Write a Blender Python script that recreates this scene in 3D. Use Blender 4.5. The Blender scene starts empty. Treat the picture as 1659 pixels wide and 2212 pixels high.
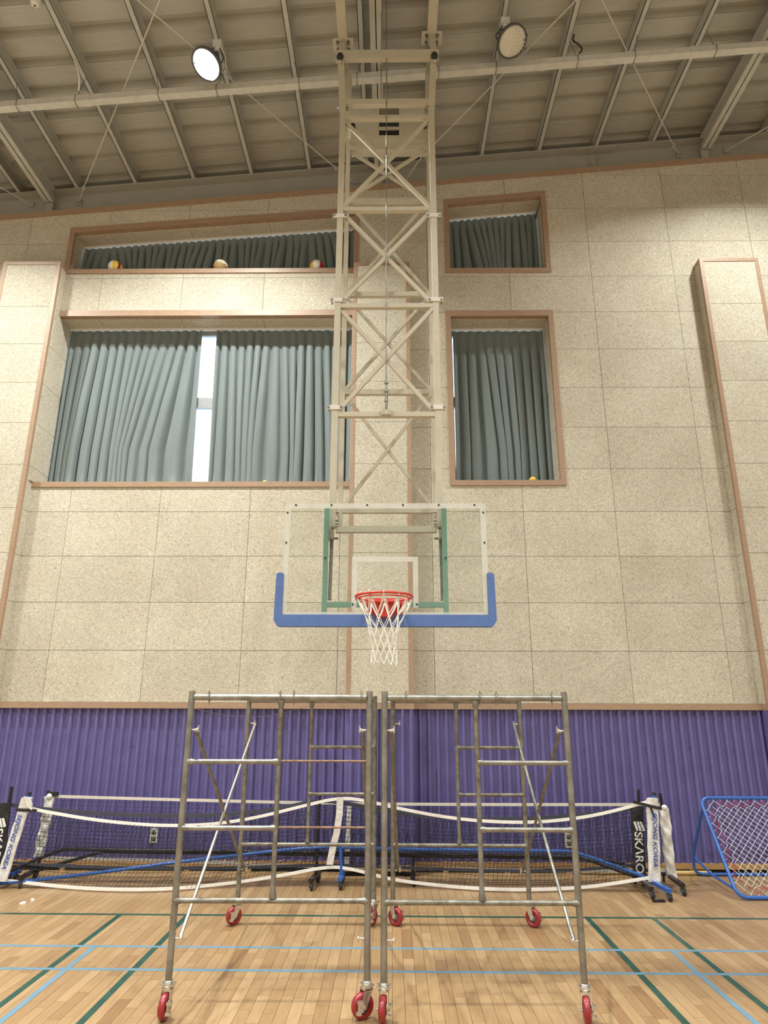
import bpy, math, random
from mathutils import Vector, Matrix
random.seed(7)
S = bpy.context.scene
COL = S.collection
R = math.radians

# ------------------------------------------------------------------ camera
FPX, PITCH, YAW, ROLL, HC = 1437.23, R(16.497), R(.734), R(.181), 1.8
W, H = 1659, 2212
_f = Vector((0, math.cos(PITCH), math.sin(PITCH)))
_u = Vector((0, -math.sin(PITCH), math.cos(PITCH)))
_x = Vector((1, 0, 0))
_Z = Matrix.Rotation(YAW, 3, 'Z')
_f, _u, _x = _Z @ _f, _Z @ _u, _Z @ _x
_x, _u = math.cos(ROLL) * _x + math.sin(ROLL) * _u, -math.sin(ROLL) * _x + math.cos(ROLL) * _u
CAM = Vector((0, 0, HC))
cd = bpy.data.cameras.new('camera')
co = bpy.data.objects.new('camera', cd)
COL.objects.link(co)
m = Matrix((_x, _u, -_f)).transposed().to_4x4()
m.translation = CAM
co.matrix_world = m
cd.sensor_fit = 'HORIZONTAL'
cd.sensor_width = 36
cd.lens = FPX / W * 36
cd.clip_end = 300
S.camera = co


def ray(px, py):
    return _x * ((px - W / 2) / FPX) - _u * ((py - H / 2) / FPX) + _f


def aY(px, py, Y):
    d = ray(px, py)
    return CAM + d * (Y / d.y)


def aZ(px, py, Z=0.0):
    d = ray(px, py)
    return CAM + d * ((Z - HC) / d.z)


SL = 0.0911                      # roof pitch, rising to the right


def roofz(x, z0):
    return z0 + SL * x


def aR(px, py, z0):
    d = ray(px, py)
    return CAM + d * ((z0 - HC) / (d.z - SL * d.x))


# ------------------------------------------------------------------ view, world, lights
S.view_settings.view_transform = 'Standard'
S.view_settings.look = 'None'
S.view_settings.gamma = 1
S.view_settings.use_curve_mapping = False
S.view_settings.exposure = 0.2

w = bpy.data.worlds.new('overcast_sky')
S.world = w
w.use_nodes = True
bg = w.node_tree.nodes['Background']
bg.inputs[0].default_value = (.80, .90, 1.0, 1)
bg.inputs[1].default_value = 2.6


LAMPCOL = (1.0, .998, .935)


def lamp_light(name, loc, aim, power, size=.36, col=LAMPCOL):
    l = bpy.data.lights.new(name, 'AREA')
    l.shape = 'DISK'
    l.size = size
    l.energy = power
    l.color = col
    l.spread = R(146)
    o = bpy.data.objects.new(name, l)
    COL.objects.link(o)
    o.location = loc
    o.rotation_euler = Vector(aim).to_track_quat('-Z', 'Y').to_euler()
    return o


LP = 450                         # front row, close to the wall
LPR = 205                        # rows further back in the hall
AIM = (0, -.12, -.99)
# the hall's other high-bay lamps, outside the frame (same rows and spacing)
for lx in (-6.2, 5.38):
    lamp_light('high_bay_light', (lx, 6.4, roofz(lx, 9.77)), AIM, LP * .58)
for ly in (1.2, -4.0, -9.2):
    for lx in (-6.2, -2.34, 1.52, 5.38):
        lamp_light('high_bay_light', (lx, ly, roofz(lx, 9.77)), AIM, LPR)


# ------------------------------------------------------------------ materials
M = {}


def newmat(name):
    m = bpy.data.materials.new(name)
    m.use_nodes = True
    nt = m.node_tree
    b = nt.nodes['Principled BSDF']
    M[name] = m
    return m, nt, b


def N(nt, typ, **kw):
    n = nt.nodes.new(typ)
    for k, v in kw.items():
        if k in n.inputs:
            n.inputs[k].default_value = v
        else:
            setattr(n, k, v)
    return n


def coords(nt, scale=(1, 1, 1), kind='Object'):
    tc = N(nt, 'ShaderNodeTexCoord')
    mp = N(nt, 'ShaderNodeMapping')
    mp.inputs['Scale'].default_value = scale
    nt.links.new(tc.outputs[kind], mp.inputs[0])
    return mp.outputs[0]


def c4(c):
    return (c[0], c[1], c[2], 1)


def simple(name, col, rough=.5, metal=0, var=.12, scale=8, bump=0, bscale=40, stretch=(1, 1, 1), col2=None, coat=0, sheen=0):
    m, nt, b = newmat(name)
    v = coords(nt, stretch)
    n = N(nt, 'ShaderNodeTexNoise', Scale=scale, Detail=5, Roughness=.6)
    nt.links.new(v, n.inputs['Vector'])
    r = N(nt, 'ShaderNodeValToRGB')
    r.color_ramp.elements[0].position = .32
    r.color_ramp.elements[1].position = .68
    if col2 is None:
        col2 = tuple(min(1, x * (1 + var)) for x in col)
        col = tuple(x * (1 - var) for x in col)
    r.color_ramp.elements[0].color = c4(col)
    r.color_ramp.elements[1].color = c4(col2)
    nt.links.new(n.outputs['Fac'], r.inputs[0])
    nt.links.new(r.outputs[0], b.inputs['Base Color'])
    b.inputs['Roughness'].default_value = rough
    b.inputs['Metallic'].default_value = metal
    if coat:
        b.inputs['Coat Weight'].default_value = coat
        b.inputs['Coat Roughness'].default_value = .15
    if sheen:
        b.inputs['Sheen Weight'].default_value = sheen
    if bump:
        n2 = N(nt, 'ShaderNodeTexNoise', Scale=bscale, Detail=4)
        nt.links.new(v, n2.inputs['Vector'])
        bp = N(nt, 'ShaderNodeBump', Strength=bump, Distance=.01)
        nt.links.new(n2.outputs['Fac'], bp.inputs['Height'])
        nt.links.new(bp.outputs[0], b.inputs['Normal'])
    return m


def panel_mat(name, tint):
    m, nt, b = newmat(name)
    g = N(nt, 'ShaderNodeNewGeometry')
    n = N(nt, 'ShaderNodeTexNoise', Scale=50, Detail=4, Roughness=.65, Distortion=1.6)
    nt.links.new(g.outputs['Position'], n.inputs['Vector'])
    r = N(nt, 'ShaderNodeValToRGB')
    e = r.color_ramp.elements
    e[0].position, e[1].position = .33, .60
    e[0].color = c4([x * .46 for x in tint])
    e[1].color = c4(tint)
    nt.links.new(n.outputs['Fac'], r.inputs[0])
    n2 = N(nt, 'ShaderNodeTexNoise', Scale=1.6, Detail=3)
    nt.links.new(g.outputs['Position'], n2.inputs['Vector'])
    r2 = N(nt, 'ShaderNodeValToRGB')
    r2.color_ramp.elements[0].position, r2.color_ramp.elements[1].position = .3, .7
    r2.color_ramp.elements[0].color = (.90, .88, .86, 1)
    r2.color_ramp.elements[1].color = (1, 1, 1, 1)
    nt.links.new(n2.outputs['Fac'], r2.inputs[0])
    oi = N(nt, 'ShaderNodeObjectInfo')
    mr = N(nt, 'ShaderNodeMapRange')
    mr.inputs['To Min'].default_value, mr.inputs['To Max'].default_value = .94, 1.03
    nt.links.new(oi.outputs['Random'], mr.inputs[0])
    mx = N(nt, 'ShaderNodeMix', data_type='RGBA', blend_type='MULTIPLY')
    mx.inputs[0].default_value = 1
    nt.links.new(r.outputs[0], mx.inputs[6])
    nt.links.new(r2.outputs[0], mx.inputs[7])
    hs = N(nt, 'ShaderNodeHueSaturation')
    nt.links.new(mx.outputs[2], hs.inputs['Color'])
    nt.links.new(mr.outputs[0], hs.inputs['Value'])
    nt.links.new(hs.outputs[0], b.inputs['Base Color'])
    b.inputs['Roughness'].default_value = .95
    b.inputs['Specular IOR Level'].default_value = .15
    bp = N(nt, 'ShaderNodeBump', Strength=.5, Distance=.006)
    nt.links.new(n.outputs['Fac'], bp.inputs['Height'])
    nt.links.new(bp.outputs[0], b.inputs['Normal'])


panel_mat('woodwool', (.71, .67, .555))
simple('seam_dark', (.24, .205, .15), .95)
simple('trim_wood', (.36, .245, .165), .45, var=.10, scale=5, stretch=(2, 2, 14))
simple('wainscot_purple', (.130, .114, .305), .42, var=.10, scale=4, bump=.06, bscale=90)
simple('skirting', (.42, .25, .10), .5, var=.15, scale=6, stretch=(2, 8, 8))
simple('shadow_gap', (.02, .02, .02), .9)
simple('plaster', (.70, .69, .66), .9)
simple('roof_sheet', (.455, .455, .415), .42, metal=.0, var=.06, scale=3, bump=.10, bscale=60, stretch=(1, 6, 1))
simple('beam_paint', (.37, .365, .32), .55, var=.06, scale=5)
simple('purlin_paint', (.50, .505, .46), .45, var=.06, scale=6)
simple('tray_metal', (.60, .595, .55), .42, var=.08, scale=10)
simple('cream_paint', (.52, .485, .385), .42, var=.05, scale=9)
simple('galvanised', (.19, .187, .17), .36, metal=.7, scale=12, col2=(.33, .325, .30), bump=.1, bscale=120)
simple('worn_tube', (.135, .122, .098), .42, metal=.6, scale=16, col2=(.29, .285, .255), bump=.15, bscale=140)
simple('rusty_bar', (.20, .10, .065), .7, metal=.4, scale=30, col2=(.34, .24, .18), bump=.3, bscale=220)
simple('bright_zinc', (.62, .60, .55), .28, metal=.9, var=.08, scale=20)
simple('caster_red', (.27, .014, .022), .35, var=.1, scale=20, coat=.3)
simple('caster_core', (.16, .17, .16), .5, var=.15, scale=20)
simple('rim_red', (.56, .035, .018), .33, var=.08, scale=20, coat=.3)
simple('pad_blue', (.085, .165, .42), .55, var=.06, scale=14)
simple('frame_green', (.33, .70, .60), .42, var=.05, scale=14)
simple('net_white', (.80, .79, .74), .8, var=.06, scale=60)
simple('net_black', (.016, .015, .022), .85, var=.2, scale=60)
simple('tape_white', (.90, .90, .88), .7, var=.05, scale=20, bump=.2, bscale=60)
simple('tape_cream', (.66, .62, .55), .7, var=.06, scale=20)
simple('tape_grey', (.055, .06, .085), .7, var=.1, scale=20)
simple('sleeve_white', (.70, .69, .66), .75, var=.10, scale=16, bump=.7, bscale=26)
simple('sleeve_black', (.014, .014, .016), .6, var=.2, scale=16, bump=.5, bscale=26)
simple('letter_blue', (.03, .07, .33), .6, var=.05)
simple('letter_white', (.82, .82, .80), .6, var=.03)
simple('black_steel', (.012, .012, .014), .35, var=.2, scale=14)
simple('black_rubber', (.015, .015, .016), .6, var=.2)
simple('blue_steel', (.022, .11, .42), .35, var=.06, scale=14, coat=.2)
simple('cord_red', (.50, .03, .07), .7, var=.08)
simple('aluminium', (.52, .54, .56), .4, metal=.4, var=.05, scale=10)
simple('curtain_rail', (.70, .69, .64), .5, var=.04)
simple('outlet_cream', (.68, .66, .56), .5, var=.04)
simple('outlet_dark', (.05, .05, .05), .5)
simple('bamboo', (.60, .42, .17), .5, var=.12, scale=7, stretch=(6, 1, 1))
simple('ball_white', (.78, .76, .70), .55, var=.05)
simple('ball_yellow', (.72, .48, .05), .55, var=.05)
simple('ball_maroon', (.22, .012, .03), .55, var=.05)
simple('ball_red', (.50, .03, .05), .55, var=.05)
simple('ball_tan', (.42, .29, .12), .6, var=.10, bump=.4, bscale=200)
simple('tennis_yellow', (.62, .66, .08), .8, var=.08)
simple('line_green', (.018, .075, .048), .32, var=.25, scale=9, coat=.3)
simple('line_blue', (.135, .265, .37), .32, var=.10, scale=9, coat=.3)
simple('detector_white', (.72, .71, .66), .45, var=.03)
simple('lamp_body', (.085, .09, .095), .5, var=.1)
simple('lamp_lens_off', (.66, .64, .55), .35, var=.04, scale=30)
simple('led_dot', (.50, .46, .34), .4)
simple('bracket_white', (.70, .69, .64), .5, var=.04)
simple('matte_white', (.85, .84, .80), .8, var=.03)
simple('curtain_cloth', (.155, .198, .204), .62, var=.06, scale=3, stretch=(3, 3, .4), sheen=.25)

m, nt, b = newmat('frosted_line')
b.inputs['Base Color'].default_value = (.74, .76, .72, 1)
b.inputs['Roughness'].default_value = .6
tr = N(nt, 'ShaderNodeBsdfTransparent')
mx = N(nt, 'ShaderNodeMixShader')
n = N(nt, 'ShaderNodeTexNoise', Scale=9, Detail=3)
mr = N(nt, 'ShaderNodeMapRange')
mr.inputs['To Min'].default_value, mr.inputs['To Max'].default_value = .30, .62
nt.links.new(coords(nt), n.inputs['Vector'])
nt.links.new(n.outputs['Fac'], mr.inputs[0])
nt.links.new(mr.outputs[0], mx.inputs[0])
nt.links.new(tr.outputs[0], mx.inputs[1])
nt.links.new(b.outputs[0], mx.inputs[2])
nt.links.new(mx.outputs[0], nt.nodes['Material Output'].inputs[0])


def clear_glass(name, tint, gl=.08):
    m, nt, b = newmat(name)
    nt.nodes.remove(b)
    tr = N(nt, 'ShaderNodeBsdfTransparent')
    tr.inputs[0].default_value = c4(tint)
    g = N(nt, 'ShaderNodeBsdfGlossy', Roughness=.02)
    fr = N(nt, 'ShaderNodeFresnel', IOR=1.45)
    mx = N(nt, 'ShaderNodeMixShader')
    nt.links.new(fr.outputs[0], mx.inputs[0])
    nt.links.new(tr.outputs[0], mx.inputs[1])
    nt.links.new(g.outputs[0], mx.inputs[2])
    nt.links.new(mx.outputs[0], nt.nodes['Material Output'].inputs[0])


clear_glass('board_glass', (.965, .975, .965))
clear_glass('window_glass', (.90, .94, .97))

m, nt, b = newmat('lamp_lens_on')
b.inputs['Emission Color'].default_value = (1, .97, .93, 1)
b.inputs['Emission Strength'].default_value = 5
b.inputs['Base Color'].default_value = (.9, .9, .9, 1)


def wood_mat(name, mode):
    m, nt, b = newmat(name)
    g = N(nt, 'ShaderNodeNewGeometry')
    wn = N(nt, 'ShaderNodeTexWhiteNoise', noise_dimensions='3D')
    if mode == 'obj':
        oi = N(nt, 'ShaderNodeObjectInfo')
        nt.links.new(oi.outputs['Location'], wn.inputs['Vector'])
    elif mode == 'attr':
        at = N(nt, 'ShaderNodeAttribute', attribute_name='board')
        nt.links.new(at.outputs['Color'], wn.inputs['Vector'])
    else:
        # boards of the hall beyond the frame
        mp = N(nt, 'ShaderNodeMapping')
        mp.inputs['Scale'].default_value = (12.5, 1.8, 0)
        sn = N(nt, 'ShaderNodeVectorMath', operation='FLOOR')
        nt.links.new(g.outputs['Position'], mp.inputs[0])
        nt.links.new(mp.outputs[0], sn.inputs[0])
        nt.links.new(sn.outputs[0], wn.inputs['Vector'])
    r = N(nt, 'ShaderNodeValToRGB')
    e = r.color_ramp.elements
    e[0].position, e[1].position = 0, 1
    e[0].color = (.262, .158, .075, 1)
    e[1].color = (.395, .272, .145, 1)
    for p, c in ((.10, (.305, .195, .096, 1)), (.55, (.345, .228, .115, 1))):
        k = e.new(p)
        k.color = c
    nt.links.new(wn.outputs['Value'], r.inputs[0])
    mp2 = N(nt, 'ShaderNodeMapping')
    mp2.inputs['Scale'].default_value = (60, 4, 1)
    nt.links.new(g.outputs['Position'], mp2.inputs[0])
    ad = N(nt, 'ShaderNodeVectorMath', operation='ADD')
    sc = N(nt, 'ShaderNodeVectorMath', operation='SCALE')
    sc.inputs['Scale'].default_value = 40
    nt.links.new(wn.outputs['Color'], sc.inputs[0])
    nt.links.new(mp2.outputs[0], ad.inputs[0])
    nt.links.new(sc.outputs[0], ad.inputs[1])
    n = N(nt, 'ShaderNodeTexNoise', Scale=1, Detail=5, Roughness=.6, Distortion=.6)
    nt.links.new(ad.outputs[0], n.inputs['Vector'])
    r2 = N(nt, 'ShaderNodeValToRGB')
    r2.color_ramp.elements[0].position, r2.color_ramp.elements[1].position = .3, .7
    r2.color_ramp.elements[0].color = (.84, .80, .76, 1)
    r2.color_ramp.elements[1].color = (1.06, 1.06, 1.06, 1)
    nt.links.new(n.outputs['Fac'], r2.inputs[0])
    mx = N(nt, 'ShaderNodeMix', data_type='RGBA', blend_type='MULTIPLY')
    mx.inputs[0].default_value = 1
    nt.links.new(r.outputs[0], mx.inputs[6])
    nt.links.new(r2.outputs[0], mx.inputs[7])
    nt.links.new(mx.outputs[2], b.inputs['Base Color'])
    n3 = N(nt, 'ShaderNodeTexNoise', Scale=3, Detail=4)
    nt.links.new(g.outputs['Position'], n3.inputs['Vector'])
    mr = N(nt, 'ShaderNodeMapRange')
    mr.inputs['To Min'].default_value, mr.inputs['To Max'].default_value = .26, .42
    nt.links.new(n3.outputs['Fac'], mr.inputs[0])
    nt.links.new(mr.outputs[0], b.inputs['Roughness'])
    b.inputs['Specular IOR Level'].default_value = .4


wood_mat('floor_board', 'obj')
wood_mat('floor_board_far', 'attr')
wood_mat('floor_hall', 'pos')


# ------------------------------------------------------------------ mesh helpers
class MB:
    def __init__(s):
        s.v, s.f, s.sm = [], [], []

    def add(s, vs, fs, smooth=False):
        o = len(s.v)
        s.v += [Vector(p) for p in vs]
        for f in fs:
            s.f.append([i + o for i in f])
            s.sm.append(smooth)
        return s

    def box(s, lo, hi):
        x0, y0, z0 = lo
        x1, y1, z1 = hi
        s.add([(x0, y0, z0), (x1, y0, z0), (x1, y1, z0), (x0, y1, z0), (x0, y0, z1), (x1, y0, z1), (x1, y1, z1), (x0, y1, z1)],
              [(3, 2, 1, 0), (4, 5, 6, 7), (0, 1, 5, 4), (1, 2, 6, 5), (2, 3, 7, 6), (3, 0, 4, 7)])
        return s

    def bar(s, a, b, wx, wy, up=(0, 1, 0)):
        """rectangular bar from a to b; wy measured along `up`"""
        a, b = Vector(a), Vector(b)
        d = (b - a).normalized()
        y = Vector(up)
        y = (y - d * y.dot(d)).normalized()
        x = d.cross(y)
        q = []
        for p in (a, b):
            for i, j in ((-1, -1), (1, -1), (1, 1), (-1, 1)):
                q.append(p + x * (i * wx / 2) + y * (j * wy / 2))
        s.add(q, [(3, 2, 1, 0), (4, 5, 6, 7), (0, 1, 5, 4), (1, 2, 6, 5), (2, 3, 7, 6), (3, 0, 4, 7)])
        return s

    def tube(s, pts, r, n=10, caps=True, smooth=True):
        """tube along a polyline; r a number or a list"""
        pts = [Vector(p) for p in pts]
        if not isinstance(r, (list, tuple)):
            r = [r] * len(pts)
        q, fs = [], []
        ref = None
        for i, p in enumerate(pts):
            if i == 0:
                d = pts[1] - p
            elif i == len(pts) - 1:
                d = p - pts[i - 1]
            else:
                d = (pts[i + 1] - p).normalized() + (p - pts[i - 1]).normalized()
            d = d.normalized()
            if ref is None:
                ref = Vector((0, 0, 1)) if abs(d.z) < .9 else Vector((1, 0, 0))
            x = (ref - d * ref.dot(d)).normalized()
            ref = x
            y = d.cross(x)
            for k in range(n):
                a = 2 * math.pi * k / n
                q.append(p + (x * math.cos(a) + y * math.sin(a)) * r[i])
        for i in range(len(pts) - 1):
            for k in range(n):
                fs.append((i * n + k, i * n + (k + 1) % n, (i + 1) * n + (k + 1) % n, (i + 1) * n + k))
        s.add(q, fs, smooth)
        if caps and n > 2:
            e = (len(pts) - 1) * n
            s.add(q[:n], [tuple(range(n))[::-1]])
            s.add(q[e:e + n], [tuple(range(n))])
        return s

    def lathe(s, prof, c, axis=(0, 0, 1), n=24, smooth=True):
        """prof: list of (radius, height along axis)"""
        c, a = Vector(c), Vector(axis).normalized()
        ref = Vector((0, 0, 1)) if abs(a.z) < .9 else Vector((1, 0, 0))
        x = (ref - a * ref.dot(a)).normalized()
        y = a.cross(x)
        q, fs = [], []
        for r, h in prof:
            for k in range(n):
                t = 2 * math.pi * k / n
                q.append(c + a * h + (x * math.cos(t) + y * math.sin(t)) * r)
        for i in range(len(prof) - 1):
            for k in range(n):
                fs.append((i * n + k, i * n + (k + 1) % n, (i + 1) * n + (k + 1) % n, (i + 1) * n + k))
        s.add(q, fs, smooth)
        return s

    def torus(s, c, axis, R_, r, n=48, k=10):
        c, a = Vector(c), Vector(axis).normalized()
        ref = Vector((0, 0, 1)) if abs(a.z) < .9 else Vector((1, 0, 0))
        x = (ref - a * ref.dot(a)).normalized()
        y = a.cross(x)
        q, fs = [], []
        for i in range(n):
            t = 2 * math.pi * i / n
            d = x * math.cos(t) + y * math.sin(t)
            for j in range(k):
                u = 2 * math.pi * j / k
                q.append(c + d * (R_ + r * math.cos(u)) + a * (r * math.sin(u)))
        for i in range(n):
            for j in range(k):
                fs.append((i * k + j, ((i + 1) % n) * k + j, ((i + 1) % n) * k + (j + 1) % k, i * k + (j + 1) % k))
        s.add(q, fs, True)
        return s

    def prism(s, poly, y0, y1):
        """poly: (x, z) outline extruded along Y from y0 (front) to y1"""
        n = len(poly)
        q = [(x, y0, z) for x, z in poly] + [(x, y1, z) for x, z in poly]
        fs = [tuple(range(n)), tuple(range(2 * n - 1, n - 1, -1))]
        for i in range(n):
            j = (i + 1) % n
            fs.append((j, i, n + i, n + j))
        s.add(q, fs)
        return s

    def sphere(s, c, r, n=24, k=14):
        c = Vector(c)
        pr = [(max(1e-4, math.sin(math.pi * i / k)) * r, -math.cos(math.pi * i / k) * r) for i in range(k + 1)]
        return s.lathe(pr, c, n=n)

    def mesh(s, name, off=(0, 0, 0)):
        me = bpy.data.meshes.new(name)
        o = Vector(off)
        me.from_pydata([tuple(p - o) for p in s.v], [], s.f)
        me.polygons.foreach_set('use_smooth', s.sm)
        me.update()
        return me

    def build(s, name, mat, parent=None, at=None):
        """verts are world coordinates; the object sits at `at` (or at its parent's place)"""
        pw = WP.get(parent.name, Vector((0, 0, 0))) if parent else Vector((0, 0, 0))
        loc = Vector(at) if at is not None else pw
        o = bpy.data.objects.new(name, s.mesh(name, loc))
        COL.objects.link(o)
        o.data.materials.append(M[mat])
        if parent:
            o.parent = parent
        o.location = loc - pw
        WP[o.name] = loc
        return o


WP = {}


def tag(o, label=None, cat=None, group=None, kind=None):
    if label:
        o['label'] = label
    if cat:
        o['category'] = cat
    if group:
        o['group'] = group
    if kind:
        o['kind'] = kind
    return o


def empty(name, loc, label, cat, group=None):
    o = bpy.data.objects.new(name, None)
    COL.objects.link(o)
    o.location = loc
    WP[o.name] = Vector(loc)
    return tag(o, label, cat, group)


def struct(mb, name, mat, parent=None):
    o = mb.build(name, mat, parent)
    if not parent:
        o['kind'] = 'structure'
    return o


def smooth(pts, it=2):
    for _ in range(it):
        q = [pts[0]]
        for a, b_ in zip(pts[:-1], pts[1:]):
            q += [a.lerp(b_, .25), a.lerp(b_, .75)]
        pts = q + [pts[-1]]
    return pts


def clip(poly, quad):
    """Sutherland-Hodgman, quad counter-clockwise"""
    out = poly
    for i in range(len(quad)):
        a, b = quad[i], quad[(i + 1) % len(quad)]
        if not out:
            break
        src, out = out, []
        def side(p):
            return (b[0] - a[0]) * (p[1] - a[1]) - (b[1] - a[1]) * (p[0] - a[0])
        for k in range(len(src)):
            p, q = src[k], src[(k + 1) % len(src)]
            sp, sq = side(p), side(q)
            if sp >= -1e-9:
                out.append(p)
            if (sp > 1e-9 and sq < -1e-9) or (sp < -1e-9 and sq > 1e-9):
                t = sp / (sp - sq)
                out.append((p[0] + t * (q[0] - p[0]), p[1] + t * (q[1] - p[1])))
    if len(out) < 3:
        return None
    ar = sum(out[i][0] * out[(i + 1) % len(out)][1] - out[(i + 1) % len(out)][0] * out[i][1] for i in range(len(out))) / 2
    return out if ar > 2e-4 else None


def text_mb(body, size, shear=0, bold=.0, depth=.0015):
    """lettering as a flat mesh in the XY plane (baseline along +X), returns (verts, faces, width)"""
    c = bpy.data.curves.new('lettering', 'FONT')
    c.body = body
    c.size = size
    c.shear = shear
    c.offset = bold
    c.extrude = depth / 2
    o = bpy.data.objects.new('lettering', c)
    COL.objects.link(o)
    dg = bpy.context.evaluated_depsgraph_get()
    me = bpy.data.meshes.new_from_object(o.evaluated_get(dg))
    vs = [v.co.copy() for v in me.vertices]
    fs = [tuple(p.vertices) for p in me.polygons]
    bpy.data.objects.remove(o)
    bpy.data.curves.remove(c)
    bpy.data.meshes.remove(me)
    return vs, fs, max(v.x for v in vs) if vs else 0


# ================================================================== THE SETTING
YW, YP = 8.55, 8.35              # wall face, pilaster face
ZTOP0 = 9.608                    # wall top at X = 0
XA, XB, YBACK = -10.0, 10.0, -14.0


def line(p, q):
    return lambda x: p[1] + (q[1] - p[1]) * (x - p[0]) / (q[0] - p[0])


ztop = lambda x: ZTOP0 + SL * x
WIN = {  # opening: x0, x1, bottom(x), top(x)
    1: (-4.912, -.565, lambda x: 4.757, lambda x: 7.35),
    2: (-4.885, -.575, lambda x: 8.15, lambda x: 8.815 + .078 * (x + 4.95)),
    3: (.855, 2.287, lambda x: 4.775, lambda x: 7.325),
    4: (.870, 2.312, lambda x: 8.136, lambda x: 9.300 + .0975 * (x - .807)),
}
xs = sorted({XA, XB} | {w_[0] for w_ in WIN.values()} | {w_[1] for w_ in WIN.values()})
cells = []
for xa, xb in zip(xs[:-1], xs[1:]):
    ws = sorted([w_ for w_ in WIN.values() if w_[0] <= xa + 1e-6 and w_[1] >= xb - 1e-6], key=lambda w_: w_[2](xa))
    lo = lambda x: 0.0
    for w_ in ws + [None]:
        hi = w_[2] if w_ else ztop
        cells.append([(xa, lo(xa)), (xb, lo(xb)), (xb, hi(xb)), (xa, hi(xa))])
        if w_:
            lo = w_[3]
mb = MB()
for q in cells:
    mb.prism(q, YW + .028, 9.12)
# eave closure behind the rafter
mb.prism([(XA, ztop(XA)), (XB, ztop(XB)), (XB, roofz(XB, 10.45)), (XA, roofz(XA, 10.45))], 9.02, 9.12)
wall_back = struct(mb, 'wall_back', 'seam_dark')

# wood-wool boards on the back wall, each one a part
GAP = .0026
COLS = [.53 + 1.2225 * k for k in range(-9, 10)]
ROWS = [1.872] + [2.505 + .6105 * k for k in range(0, 14)]
PIL = [(-5.765, -4.912), (-.565, .257), (4.5, 5.357)]
for xa, xb in zip(COLS[:-1], COLS[1:]):
    if xb < -6.6 or xa > 6.4:
        continue
    for za, zb in zip(ROWS[:-1], ROWS[1:]):
        rect = [(xa + GAP, za + GAP), (xb - GAP, za + GAP), (xb - GAP, zb - GAP), (xa + GAP, zb - GAP)]
        mb = MB()
        for q in cells:
            p = clip(rect, q)
            if p:
                mb.prism(p, YW, YW + .03)
        if mb.v:
            mb.build('wall_board', 'woodwool', wall_back)

# lower strip of wall outside the frame is plain
mb = MB().box((XA, YW, 1.872), (-6.81, YW + .03, 9.0)).box((6.645, YW, 1.872), (XB, YW + .03, 10.1))
mb.build('side_cladding', 'woodwool', wall_back)

# pilasters with their own boards
for (xa, xb), nm in zip(PIL, ('left', 'middle', 'right')):
    zt = 8.155 if nm != 'middle' else 8.115
    base = struct(MB().box((xa + .012, YP + .02, 0), (xb - .012, YW + .05, zt - .01)), 'wall_pilaster_' + nm, 'seam_dark')
    zr = [1.872] + [2.507 + .6105 * k for k in range(9)] + [zt - .055]
    for za, zb in zip(zr[:-1], zr[1:]):
        MB().box((xa + .05, YP + .006, za + GAP), (xb - .05, YP + .03, zb - GAP)).build('pilaster_board', 'woodwool', base)
        for x0, x1 in ((xa + .004, xa + .03), (xb - .03, xb - .004)):
            MB().box((x0, YP + .045, za + GAP), (x1, YW + .0, zb - GAP)).build('return_board', 'woodwool', base)
    # brown corner trims
    for x0, x1 in ((xa, xa + .055), (xb - .055, xb)):
        MB().box((x0, YP, 1.872), (x1, YP + .05, zt)).build('corner_trim', 'trim_wood', base)
    MB().box((xa + .055, YP - .001, zt - .055), (xb - .055, YP + .05, zt)).build('head_trim', 'trim_wood', base)
    for x0, x1 in ((xa, xa + .02), (xb - .02, xb)):
        MB().box((x0, YP + .05, zt - .055), (x1, YW, zt)).build('side_trim', 'trim_wood', base)
    MB().box((xa + .02, YP + .05, zt - .02), (xb - .02, YW, zt - .001)).build('cap', 'trim_wood', base)

# sloping trim under the roof, band over the wainscot
ntrim = [0]


def trim(mb):
    ntrim[0] += 1
    return struct(mb, 'trim_%d' % ntrim[0], 'trim_wood')


trim(MB().prism([(XA, ztop(XA)), (XB, ztop(XB)), (XB, ztop(XB) + .085), (XA, ztop(XA) + .085)], YW - .03, 8.80))
YT = 8.478


def band(y, x0, x1):
    return MB().box((x0, y, 1.80), (x1, y + .12, 1.872))


trim(band(YT, -4.905, -.572))
trim(band(YT, .264, 4.493))
trim(band(YT, -10, -5.77))
trim(band(YT, 5.364, 10))
for (xa, xb) in PIL:
    trim(MB().box((xa - .006, YP - .05, 1.80), (xb + .006, YW, 1.872)))


def frame_trim(xa, xb, zb, zt, wd=.07, sides='LRTB', d0=-.014, d1=.05):
    """trim boards stand 4 mm into the opening so that they cover the cut edges"""
    y0, y1, e = YW + d0, YW + d1, .004
    L, Rr, T, B = ('L' in sides), ('R' in sides), ('T' in sides), ('B' in sides)
    xl, xr = xa - wd * L, xb + wd * Rr
    if T:
        trim(MB().prism([(xl, zt(xl) - e), (xr, zt(xr) - e), (xr, zt(xr) + wd + .02), (xl, zt(xl) + wd + .02)], y0, y1 + .02))
    if B:
        trim(MB().prism([(xl, zb(xa) - wd), (xr, zb(xa) - wd), (xr, zb(xa) + e), (xl, zb(xa) + e)], y0 - .004, y1))
    if L:
        trim(MB().prism([(xl, zb(xa) + e), (xa + e, zb(xa) + e), (xa + e, zt(xa + e) - e), (xl, zt(xl) - e)], y0 + .001, y1))
    if Rr:
        trim(MB().prism([(xb - e, zb(xa) + e), (xr, zb(xa) + e), (xr, zt(xr) - e), (xb - e, zt(xb - e) - e)], y0 + .001, y1))


frame_trim(*WIN[1], sides='TB')
frame_trim(*WIN[2])
frame_trim(*WIN[3])
frame_trim(*WIN[4])

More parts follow.
